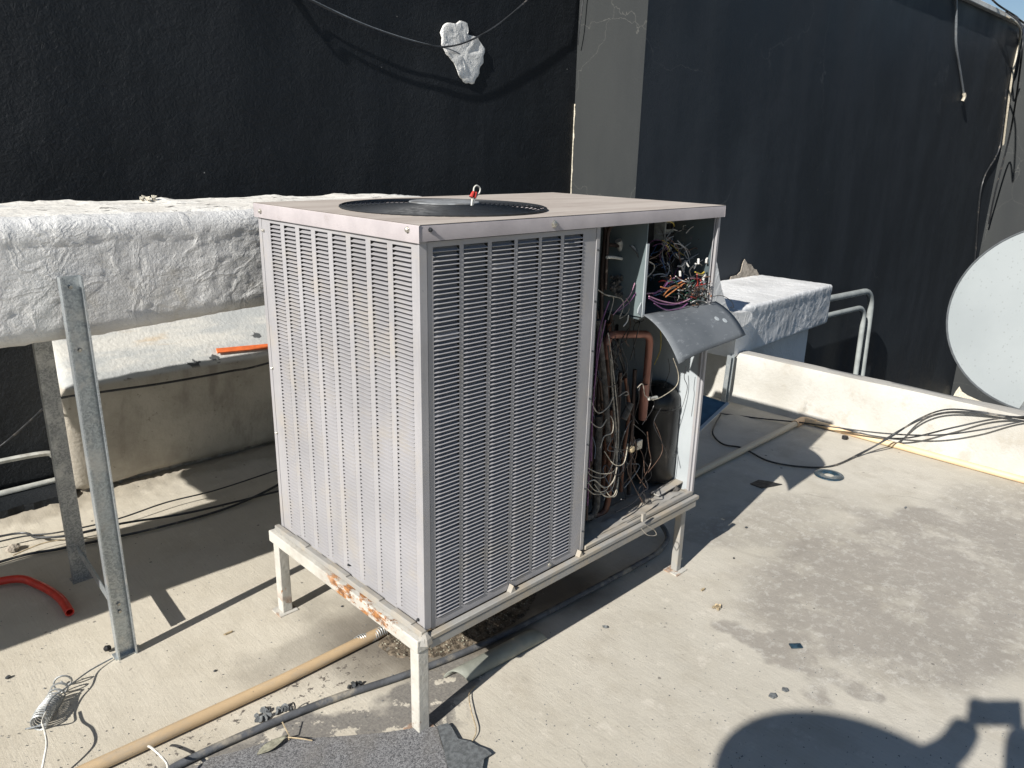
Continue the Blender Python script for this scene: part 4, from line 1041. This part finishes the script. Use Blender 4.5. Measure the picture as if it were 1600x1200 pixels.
# floor cables by the wall
cable([(-1.2,1.60,.008)]+[G(0,878,.010),G(100,856,.012),G(240,826,.012),G(360,792,.012),G(445,752,.012),(.8,1.75,.012)], .0052, 'cable', 'thicker black cable lying along the shade line by the left wall')
cable([(-1.2,1.85,.03),G(0,838,.03),G(60,840,.03),G(110,836,.03),G(190,818,.03),G(300,800,.03),G(445,765,.025)], .0045, 'cable', 'black cable over the rough mortar nearest the wall, front strand')
cable([(-1.2,1.80,.03),G(0,846,.034),G(90,832,.034),G(180,812,.03),G(260,785,.034),G(340,765,.03),G(440,732,.025)], .0032, 'cable', 'thin black cable rising across the mortar strip toward the unit')
cable([G(20,868,.012),G(70,848,.028),G(120,842,.024),G(190,842,.014)], .0025, 'twig', 'stray orange brown cord among the black cables', name='cord')
cable([at(-60,740,'y',2.15),at(-30,718,'y',2.15),at(10,690,'y',2.15),at(50,655,'y',2.12),at(80,628,'z',.52)]+[at(px,py,'z',z) for px,py,z in ((105,620,.548),(170,611,.560),(260,598,.560),(360,580,.560),(424,566,.560))]+[(1.4,1.90,.56)], .0045, 'cable', 'black cable lying along the front edge of the masonry ledge')
# wall conduits left
cable([(-2,2.150,.205),at(-10,723,'y',2.15),at(84,711,'y',2.15),(-.285,2.15,.188)], .0125, 'conduit_w', 'upper of the two pale conduits on the black wall at far left', 'conduit', 'wall_conduit', group='pale conduits low on the left wall')
cable([(-2,2.15,.072),(-1,2.15,.070),(-.6,2.15,.068),(-.285,2.15,.067)], .0125, 'conduit_w', 'lower of the two pale conduits just above the floor at far left', 'conduit', 'wall_conduit', group='pale conduits low on the left wall')
# wall conduits right
tag(MB().tube(bend([(4.3,1.50,.285),at(1300,466,'y',1.5),at(1364,453,'y',1.5),at(1343,612,'y',1.5),at(1343,612,'y',1.5)-Vector((0,0,1))], .22, 8), .030, 14).build('wall_conduit', M['grip'], smooth=60), 'taller bent grey conduit leaving the lower duct and dropping down the black wall', 'conduit', 'bent conduits by the lower duct')
tag(MB().tube(bend([(4.3,1.50,.10),at(1300,491,'y',1.5),at(1352,479,'y',1.5),at(1333,612,'y',1.5),at(1333,612,'y',1.5)-Vector((0,0,1))], .18, 8), .025, 14).build('wall_conduit', M['grip'], smooth=60), 'shorter bent grey conduit nested inside the taller one', 'conduit', 'bent conduits by the lower duct')
# cables over the wall at the top
wy = 2.135
cable([Vector((.2,2.16,2.98)),at(400,-48,'y',wy),at(440,-25,'y',wy),at(480,-2,'y',wy),at(540,27,'y',wy),at(590,47,'y',wy),at(650,66,'y',wy),at(695,73,'y',wy),at(735,63,'y',wy),at(780,37,'y',wy),at(828,-4,'y',wy),at(850,-30,'y',wy),Vector((2.8,2.16,2.98))], .0048, 'cable', 'black cable sagging in front of the top of the left wall')
cable([Vector((.15,2.17,2.98)),at(400,-52,'y',2.15),at(440,-28,'y',2.15),at(480,-4,'y',2.15),at(560,34,'y',2.15),at(620,56,'y',2.15),at(670,70,'y',2.15),at(700,76,'y',2.15),at(718,84,'y',2.17)], .0036, 'w_grey', 'second grey strand of the sagging cable ending at the silver wall patch')
cable([Vector((2.90,2.15,2.98)),at(914,-30,'y',2.12),at(911,0,'y',2.12),at(906,40,'y',2.13),at(903,70,'y',2.15)], .004, 'cable', 'short cable end in the corner beside the grey wall return')
pt = [(692,52),(697,42),(708,37),(727,34),(733,44),(731,52),(744,58),(753,66),(759,82),(757,98),(751,108),(747,122),(739,129),(726,127),(720,116),(711,98),(700,84),(694,70)]
c_ = at(726,84,'y',2.17); g = MB(); rings = []
for s, h in ((1.02,.016),(1.0,.010),(.93,.007),(.8,.0075),(.62,.005),(.42,.007),(.2,.006)):
    row = []
    for k, p in enumerate(crv([(a,b,0) for a,b in pt], 3, True)):
        q = at(p.x,p.y,'y',2.17); v = c_+(q-c_)*s; v.y = 2.17+h+ (.007*noise.noise(v*30)+.003*noise.noise(v*80) if s < 1 else 0) - (.02*max(0,(v.z-2.03)*6) if s < 1.01 else 0); v = v+(v-c_)*(.10*noise.noise(Vector((p.x*.11,p.y*.11,0)))); row.append(v)
    rings.append(row)
g.grid(rings, closed=True); n = len(rings[0]); g.f.append([6*n+i for i in range(n)])
tag(g.build('wall_patch', M['foil'], smooth=50), 'small silver membrane patch stuck high on the left black wall', 'patch')
yw = Y2-.018
cable([at(1494,-20,'y',yw),at(1494,30,'y',yw),at(1494,70,'y',yw),at(1500,110,'y',yw),at(1506,148,'y',yw)], .012, 'w_grey', 'loose cable hanging from the top of the right wall with a frayed pale end')
cable([at(1506,146,'y',yw-.01),at(1507,152,'y',yw-.02),at(1504,158,'y',yw-.01)], .020, 'w_cream', 'frayed pale tip of the hanging cable', 'cable end', 'cable_end')
cable([at(1565,22,'y',yw),at(1590,38,'y',yw-.1),at(1594,60,'y',yw),at(1580,130,'y',yw),at(1560,290,'y',yw),at(1548,390,'y',yw)], .013, 'w_cream', 'pale cable running down the far corner of the wall')
cable([at(1572,18,'y',yw-.05),at(1596,40,'y',yw-.3),at(1597,80,'y',yw-.5),at(1580,200,'y',yw-.2),at(1555,300,'y',yw-.1),at(1545,350,'y',yw-.05)], .010, 'cable', 'black cable looping beside the pale one at the far corner')
cable([at(1572,140,'y',yw),at(1562,230,'y',yw),at(1534,290,'y',yw),at(1524,400,'y',yw),at(1515,470,'y',yw),at(1498,550,'y',yw),at(1503,585,'y',yw)], .009, 'cable', 'thin black cable pinned to the right wall behind the dish')
cable([at(1600,36,'y',yw-.2),at(1592,30,'y',yw-.2),at(1585,24,'y',yw-.1),at(1560,8,'y',yw-.05),at(1545,-6,'y',yw)], .011, 'cable', 'black cable lying along the white roof edge against the sky')
# cables on the right floor
cable([at(1116,640,'z',.30),G(1128,646,.02),G(1190,654,.008),G(1250,660,.03),G(1300,667,.05)]+[at(px,py,'x',x_) for px,py,x_ in ((1380,677,3.0),(1460,680,3.0),(1530,672,3.02),(1600,658,3.06),(1660,650,3.0))], .0042, 'cable', 'black cable crossing the tan pipe near the parapet, upper strand')
cable([G(1126,648,.02),G(1118,662,.008),G(1114,678,.006),G(1130,694,.006),G(1160,700,.006),G(1200,720,.006),G(1250,729,.006),G(1300,728,.006),G(1345,708,.02),G(1390,684,.10)]+[at(px,py,'x',x_) for px,py,x_ in ((1435,655,3.04),(1478,640,3.05),(1530,643,3.05),(1570,650,3.06),(1660,655,3.0))], .0044, 'cable', 'long black cable looping out over the concrete right of the unit')
cable([G(1340,712,.01),G(1372,694,.05),G(1400,676,.12)]+[at(px,py,'x',x_) for px,py,x_ in ((1440,655,3.03),(1482,644,3.05),(1540,646,3.05),(1600,654,3.06),(1660,660,3.0))], .0045, 'cable', 'thinner black cable draped over the parapet face below the dish')
cable([G(1310,668,.06)]+[at(px,py,'x',x_) for px,py,x_ in ((1370,682,3.0),(1420,684,3.0),(1490,668,3.02),(1560,654,3.05),(1660,648,3.0))], .0045, 'cable', 'lower strand of black cable sagging in front of the parapet')

# ================================================================== DISH
dc = CAM + (at(1655,497,'x',3.75)-CAM); 
dd = thing('satellite_dish', (dc.x,dc.y,.3), 'large pale grey satellite dish cut off by the right edge, mounted at the parapet', 'satellite dish')
ax = ((CAM-dc).normalized()+Vector((-.25,.05,.32))).normalized(); dist = (CAM-dc).length
rad = 152/F*(dc-CAM).dot(W2C[2]); dep = .085
prof = [(rad*t, -dep*(1-t*t)) for t in [i/18 for i in range(0,19)]]
MB().lathe(prof, dc, ax, 72).build('reflector', M['dish'], dd, smooth=60)
bk = [(rad*t, -dep*(1-t*t)-.004) for t in [i/18 for i in range(0,19)]]
MB().lathe(bk, dc, ax, 72).build('reflector_back', M['dishrim'], dd, smooth=60)
MB().lathe([(rad,-.004),(rad+.009,-.008),(rad+.010,.002),(rad+.004,.006),(rad,.001)], dc, ax, 72, False).build('rim', M['dishrim'], dd, smooth=40)
rt = ax.cross(Vector((0,0,1))).normalized(); up = rt.cross(ax)
if up.z < 0: up = -up
pole = dc-ax*(dep+.12); MB().tube([pole, Vector((pole.x,pole.y,.35)), Vector((3.24,pole.y,.12)), Vector((3.205,pole.y,.12))], .024, 12).build('mast', M['galv_dull'], dd, smooth=60)
MB().bar(dc-ax*(dep+.01), pole, .10, .08).build('bracket', M['galv_dull'], dd)
lnb = dc+ax*.30-up*.16; MB().tube([dc-up*(rad+.005)-ax*.01, dc-up*(rad*.9)+ax*.12, lnb], .010, 8).build('feed_arm', M['galv_dull'], dd, smooth=60)
MB().lathe([(.02,0),(.028,.01),(.028,.05),(.018,.07)], lnb, (dc-lnb).normalized(), 14).build('receiver', M['dishrim'], dd, smooth=40)

# ================================================================== SMALL THINGS ON THE ROOF
# roofing felt sheets at the bottom
def sheet(pts, z, h, m, name, label, cat, sub=3):
    g = MB(); g.poly([Vector((p.x,p.y,z)) for p in pts], (0,0,1), h); return tag(g.build(name, M[m]), label, cat)
o = [(285,1215),(300,1205),(330,1188),(372,1176),(420,1163),(470,1158),(540,1154),(600,1148),(650,1141),(681,1139),(688,1160),(694,1185),(700,1215)]
P_ = [G(a,b) for a,b in o]
sheet([G(a+random.uniform(-2,2),b+random.uniform(-1.5,1.5)) for a,b in o], .003, .0045, 'shingle', 'roofing_felt', 'grey gritty roofing felt sheet at the bottom edge in front of the near leg', 'roofing felt')
o = [(683,1140),(700,1135),(706,1142),(716,1160),(735,1164),(744,1170),(760,1176),(768,1183),(757,1190),(752,1215),(702,1215),(692,1170)]
sheet([G(a,b) for a,b in o], .009, .003, 'slate', 'torn_felt', 'torn darker corner of felt lapping the gritty sheet', 'roofing felt')
# crumpled mastic lumps
def crumple(c, r, n, m, name, label, cat, flat=.6):
    g = MB()
    for k in range(n):
        p = Vector(c)+Vector((random.gauss(0,r*.4),random.gauss(0,r*.4),abs(random.gauss(0,r*.3))*flat+.003))
        a = random.uniform(0,6.28); u = Vector((math.cos(a),math.sin(a),random.uniform(-.5,.9))).normalized()*random.uniform(.25,.5)*r; v = u.orthogonal().normalized()*random.uniform(.2,.4)*r
        w = u.cross(v).normalized()
        g.poly([p-u, p-u*.3-v, p+u*.7-v*.6, p+u, p+u*.3+v, p-u*.6+v*.8], w, .002)
    return tag(g.build(name, M[m]), label, cat)
crumple(G(555,1075), .020, 16, 'tar', 'crumpled_mastic', 'small crumpled black lump between the tan pipe and the grey hose', 'debris')
crumple(G(408,1118), .028, 12, 'slate', 'crumpled_mastic', 'flat grey flakes beside the hose near the bottom', 'debris', .35)
crumple(G(440,1112), .022, 12, 'slate', 'crumpled_mastic', 'grey curled flakes just left of the hose bend', 'debris', .6)
cable([G(455,1118,.005),G(452,1105,.02),G(458,1098,.028),G(461,1104,.024),G(460,1112,.01)], .002, 'w_black', 'bent black wire clip sticking up by the grey flakes', 'wire clip', 'wire_clip')
crumple(G(645,1302/2+0) if False else G(1122,951), .018, 12, 'twig', 'crumpled_paper', 'pale crumpled scrap on the sunlit floor right of the unit', 'debris', .4)
crumple(G(945,981), .012, 7, 'slate', 'crumpled_scrap', 'small grey scrap near the end of the olive pipe offcut', 'debris', .5)
# leaf with stem
L0, L1 = G(402,1180,.010), G(450,1150,.018); g = MB(); ax_ = (L1-L0); sd_ = Vector((ax_.y,-ax_.x,0)).normalized(); P = []
for i in range(9):
    t = i/8; w = .014*math.sin(PI*t**.8)+.0006; c_ = L0.lerp(L1,t)
    P.append([c_+sd_*w*s+Vector((0,0,.004*abs(s))) for s in (-1,-.5,0,.5,1)])
o = MB().grid(P).build('dry_leaf', M['leafy'], smooth=60); sm = o.modifiers.new('solid','SOLIDIFY'); sm.thickness = .0008; tag(o, 'grey green dry leaf lying on the felt edge', 'leaf')
g = MB()
for pts in ([G(452,1150,.018),G(446,1138,.03),G(441,1128,.04)], [G(450,1152,.018),G(470,1154,.02),G(488,1157,.012)], [G(448,1150,.018),G(452,1156,.01)]): g.tube(crv(pts,4), .0016, 5)
tag(g.build('forked_twig', M['twig'], smooth=60), 'pale forked twig touching the dry leaf', 'twig')
# chips, pebbles
def chip(px, py, w, h_, m, label, cat='shard', name='shard', ang=0, up=.004):
    c_ = G(px,py,.002); pts = []
    for k in range(5):
        a = 2*PI*k/5+ang; pts.append(c_+Vector((math.cos(a)*w*random.uniform(.8,1.1), math.sin(a)*h_*random.uniform(.8,1.1), .001)))
    return tag(MB().poly(pts, (0,0,1), up).build(name, M[m]), label, cat)
c_ = G(1243,1010,.001); a = R(-38); u = Vector((math.cos(a),math.sin(a),0)); v = Vector((-u.y,u.x,0))
tag(MB().poly([c_-u*.018-v*.010, c_+u*.018-v*.011, c_+u*.019+v*.010, c_-u*.017+v*.011], (0,0,1), .004).build('tile_chip', M['glassy']), 'small dark blue rectangular chip alone on the sunlit concrete', 'tile chip')
chip(1207,1088,.015,.012,'slate','larger of two grey slate shards above the round shadow'); chip(1226,1079,.010,.010,'slate','smaller grey slate shard right beside the larger one')
chip(1415,794,.012,.005,'slate','tiny dark scrap on the floor toward the parapet', 'scrap', 'scrap'); chip(1098,922,.014,.004,'twig','brown sliver below the far right leg of the stand','sliver','sliver')
chip(1010,886,.003,.003,'slate','dark crumb beside the far right leg','crumb','crumb'); chip(357,990,.016,.003,'twig','thin dark sliver on sunlit concrete left of the unit','sliver','sliver', .3)
chip(708,988,.010,.007,'orange','orange cigarette end on the debris under the unit','cigarette end','cigarette_end')
def pebble(px, py, r, label, m='tar'):
    c_ = G(px,py,r*.5); g = MB(); P = []
    for i in range(6):
        th = PI*i/5; P.append([c_+Vector((math.sin(th)*math.cos(q)*r, math.sin(th)*math.sin(q)*r*.8, math.cos(th)*r*.55))*1.0+Vector((0,0,0)) for q in [2*PI*j/8 for j in range(8)]])
    for row in P:
        for v in row: v += (v-c_)*noise.noise(v*90)*.5
    return tag(g.grid(P, closed=True).build('pebble', M[m]), label, 'pebble')
pebble(12,1058,.008,'small dark pebble at the left edge of the floor'); pebble(336,1048,.005,'little grey pebble between the front post and the tan pipe'); pebble(535,947,.006,'dark pebble by the near side of the stand rail')
pebble(20,856,.024,'rough broken mortar lump among the cables at far left','plaster')
for (px,py,r_p,l) in ((1166,824,.006,'dark crumb at the edge of the unit shadow'),(1147,872,.005,'small crumb below the shadow edge right of the leg')): pebble(px,py,r_p,l)
# dark metal disc
c_ = Vector((2.42,.005,.0)); g = MB().lathe([(.022,.004),(.03,.007),(.066,.005),(.068,.002),(.066,.0005),(.022,.0005),(.022,.004)], c_, n=32, cap=False)
tag(g.build('metal_disc', M['glassy'], smooth=40), 'dark metal washer like disc on the floor near the parapet', 'disc')
# black flat stain like rubber flap in the unit shade
c_ = G(1195,757); sheet([G(a,b) for a,b in ((1172,757),(1185,751),(1200,753),(1222,758),(1208,761),(1190,764))], .002, .003, 'blk', 'rubber_flap', 'flat black rubber scrap at the edge of the unit shadow', 'rubber scrap')
# orange plank on the ledge
pa, pb = at(338,553,'y',2.0), at(424,546,'y',2.0); pa.z = max(pa.z,.606); 
def on_ledge(px, py):
    for k in range(200):
        y = 1.92+.27*k/199; p = at(px,py,'y',y)
        if p.z < .536+(y-1.918)*.80: return p
    return p
qa, qb = on_ledge(338,551), on_ledge(424,543); qb = qa+(qb-qa)*2.2; nrm_ = Vector((0,-.62,.78))
qa += nrm_*.012; qb += nrm_*.012
tag(MB().bar(qa, qb, .024, .008, up=nrm_).build('orange_plank', M['orange']), 'orange plank end lying on the whitewashed ledge behind the unit', 'plank')
# debris heap under the unit
g = MB(); P = []
for j in range(30):
    row = []
    for i in range(50):
        x = .02+.014*i; y_ = .17+.013*j; e = max(0,1-((x-.40)/.31)**2-((y_-.33)/.17)**2)
        row.append(Vector((x,y_,-.004+.022*e**.5+(.010*noise.noise(Vector((x*40,y_*40,0)))+.006*noise.noise(Vector((x*90,y_*90,0))))*(1 if e > 0 else 0) if e > 0 else -.01)))
    P.append(row)
tag(g.grid(P).build('debris_heap', M['soil'], smooth=60), 'dry leaf litter and grit heaped under the unit', 'debris', kind='stuff')
g = MB()
for k in range(900):
    a = random.uniform(0,6.28); q = random.random()**.6; x = .40+.30*q*math.cos(a); y_ = .33+.16*q*math.sin(a)
    e = max(0,1-((x-.40)/.31)**2-((y_-.33)/.17)**2); z = -.002+.022*e**.5+.006
    p = Vector((x,y_,max(.003,z))); u = Vector((random.uniform(-1,1),random.uniform(-1,1),random.uniform(-.4,.5))).normalized()*random.uniform(.0015,.0050); v = u.orthogonal().normalized()*random.uniform(.0008,.0024)
    g.add([p-u,p+v,p+u,p-v], [(0,1,2,3)])
tag(g.build('leaf_litter', M['leafy']), 'small dry leaf bits scattered over the heap under the unit', 'litter', kind='stuff')
# scattered grit on the whole floor
g = MB()
for k in range(1500):
    px = random.uniform(0,1600); py = 1200-430*random.random()**1.4; p = G(px,py)
    if p.x > 3.0 or p.y > 1.9: continue
    s = random.choice([.0010,.0014,.0018,.0026]); p.z = s*.4
    u = Vector((random.uniform(-1,1),random.uniform(-1,1),0)).normalized()*s; v = Vector((-u.y,u.x,0))*.7
    g.add([p-u,p-v,p+u,p+v,p+Vector((0,0,s*.9))], [(0,1,4),(1,2,4),(2,3,4),(3,0,4)])
tag(g.build('grit', M['slate']), 'fine grit scattered over the concrete', 'grit', kind='stuff')
# pale box cut off in the lower left corner
p = G(0,1200,.06); tag(MB().box(p.x-.20,p.x+.022,p.y-.22,p.y+.012,0,.035).build('plastic_box', M['palebox'], bevel=.012, seg=4), 'pale blue plastic box just showing in the lower left corner', 'box')

# ================================================================== PHOTOGRAPHER (just outside the picture, throws the shadow at lower right)
ph = thing('person', (-1.66,-1.24,0), 'person in a wide brimmed hat holding up a phone with both hands beside the camera', 'person')
M['skin'] = simple('skin', (.42,.26,.18), .5, 0, .1, 20); M['shirt'] = simple('grey_shirt', (.16,.17,.20), .9, 0, .15, 30); M['straw'] = simple('straw_hat', (.50,.40,.24), .8, 0, .2, 60)
def skin(name, V, E, Rr, m, parent, sub=2):
    me = bpy.data.meshes.new(name); me.from_pydata([Vector(v)-Vector(ph.location) for v in V], E, []); me.update(); me.materials.append(m)
    o = bpy.data.objects.new(name, me); col.objects.link(o); o.parent = parent
    md = o.modifiers.new('skin','SKIN'); md.use_smooth_shade = True
    for i, r in enumerate(Rr): me.skin_vertices[0].data[i].radius = (r,r) if not isinstance(r, tuple) else r
    me.skin_vertices[0].data[0].use_root = True
    s = o.modifiers.new('sub','SUBSURF'); s.levels = sub; s.render_levels = sub
    return o
bx_, by_ = -1.66, -1.24
fw = Vector((.92,-.10,0)).normalized(); sdv = Vector((-fw.y, fw.x, 0))   # facing the phone; side = their left
B = lambda f, s, z: Vector((bx_,by_,0))+fw*f+sdv*s+Vector((0,0,z))
pc0 = CAM - W2C[2]*.022 + W2C[0]*.040 - W2C[1]*-.0
RP = pc0+W2C[0]*.078+Vector((-.02,-.01,-.01)); LP = pc0-W2C[0]*.058+Vector((-.015,-.01,.004))
V = [B(0,0,.93), B(0,0,1.10), B(0,0,1.28), B(.01,0,1.40), B(.02,0,1.47), B(.04,0,1.56), B(.04,0,1.64),
     B(.0,-.17,1.36), B(.27,-.30,1.16), RP+Vector((-.06,-.01,-.05)), RP+Vector((-.01,0,-.01)),
     B(.0,.17,1.36), B(.22,.26,1.15), LP+Vector((-.09,.02,-.07)), LP+Vector((-.02,.01,-.01)),
     B(0,-.10,.88), B(.02,-.11,.48), B(-.01,-.12,.08), B(.12,-.13,.04), B(0,.10,.88), B(.02,.11,.48), B(-.01,.12,.08), B(.12,.13,.04)]
E_ = [(0,1),(1,2),(2,3),(3,4),(4,5),(5,6),(3,7),(7,8),(8,9),(9,10),(3,11),(11,12),(12,13),(13,14),(0,15),(15,16),(16,17),(17,18),(0,19),(19,20),(20,21),(21,22)]
RR = [.14,.13,.15,.12,.055,.085,.08,.065,.055,.042,.040,.065,.055,.042,.040,.09,.06,.045,.04,.09,.06,.045,.04]
skin('body', V, E_, RR, M['shirt'], ph)
for hp, sg in ((RP,-1),(LP,1)):
    for k in range(4):
        a = hp+Vector((-.005,sg*.012,-.02+.016*k)); skin('finger', [a, a+Vector((.022,sg*.012,.004)), a+Vector((.036,-sg*.008,.003))], [(0,1),(1,2)], [.009,.008,.007], M['skin'], ph, 1)
    a = hp+Vector((-.03,0,.0)); skin('thumb', [a, a+Vector((-.005,-sg*.02,.03)), a+Vector((.002,-sg*.035,.035))], [(0,1),(1,2)], [.011,.010,.008], M['skin'], ph, 1)
hc = Vector((0,0,0)); tip = Vector((.58,-.88,0)); 
tip = Vector((.600,-.900,0)); hz = 1.66; hx = tip.x-hz/math.tan(EL)*math.cos(AZ); hy = tip.y-hz/math.tan(EL)*math.sin(AZ)
MB().lathe([(0,.12),(.06,.12),(.09,.10),(.10,.02),(.12,.0),(.20,-.004),(.345,-.012),(.347,-.016),(.20,-.010),(.10,-.006),(.095,.0),(0,.10)], (hx,hy,hz), (.04,0,1), 48).build('hat', M['straw'], ph, smooth=50)
ps = W2C[0]; pu = -W2C[1]; pf = W2C[2]
phn = thing('phone', CAM-pf*.022, 'black smartphone held sideways by the person', 'phone')
pc = CAM - pf*.022 + ps*.040 + pu*.0
g = MB().bar(pc-ps*.075, pc+ps*.075, .008, .072, up=pu)
g.build('phone_body', M['blk'], phn, bevel=.002)
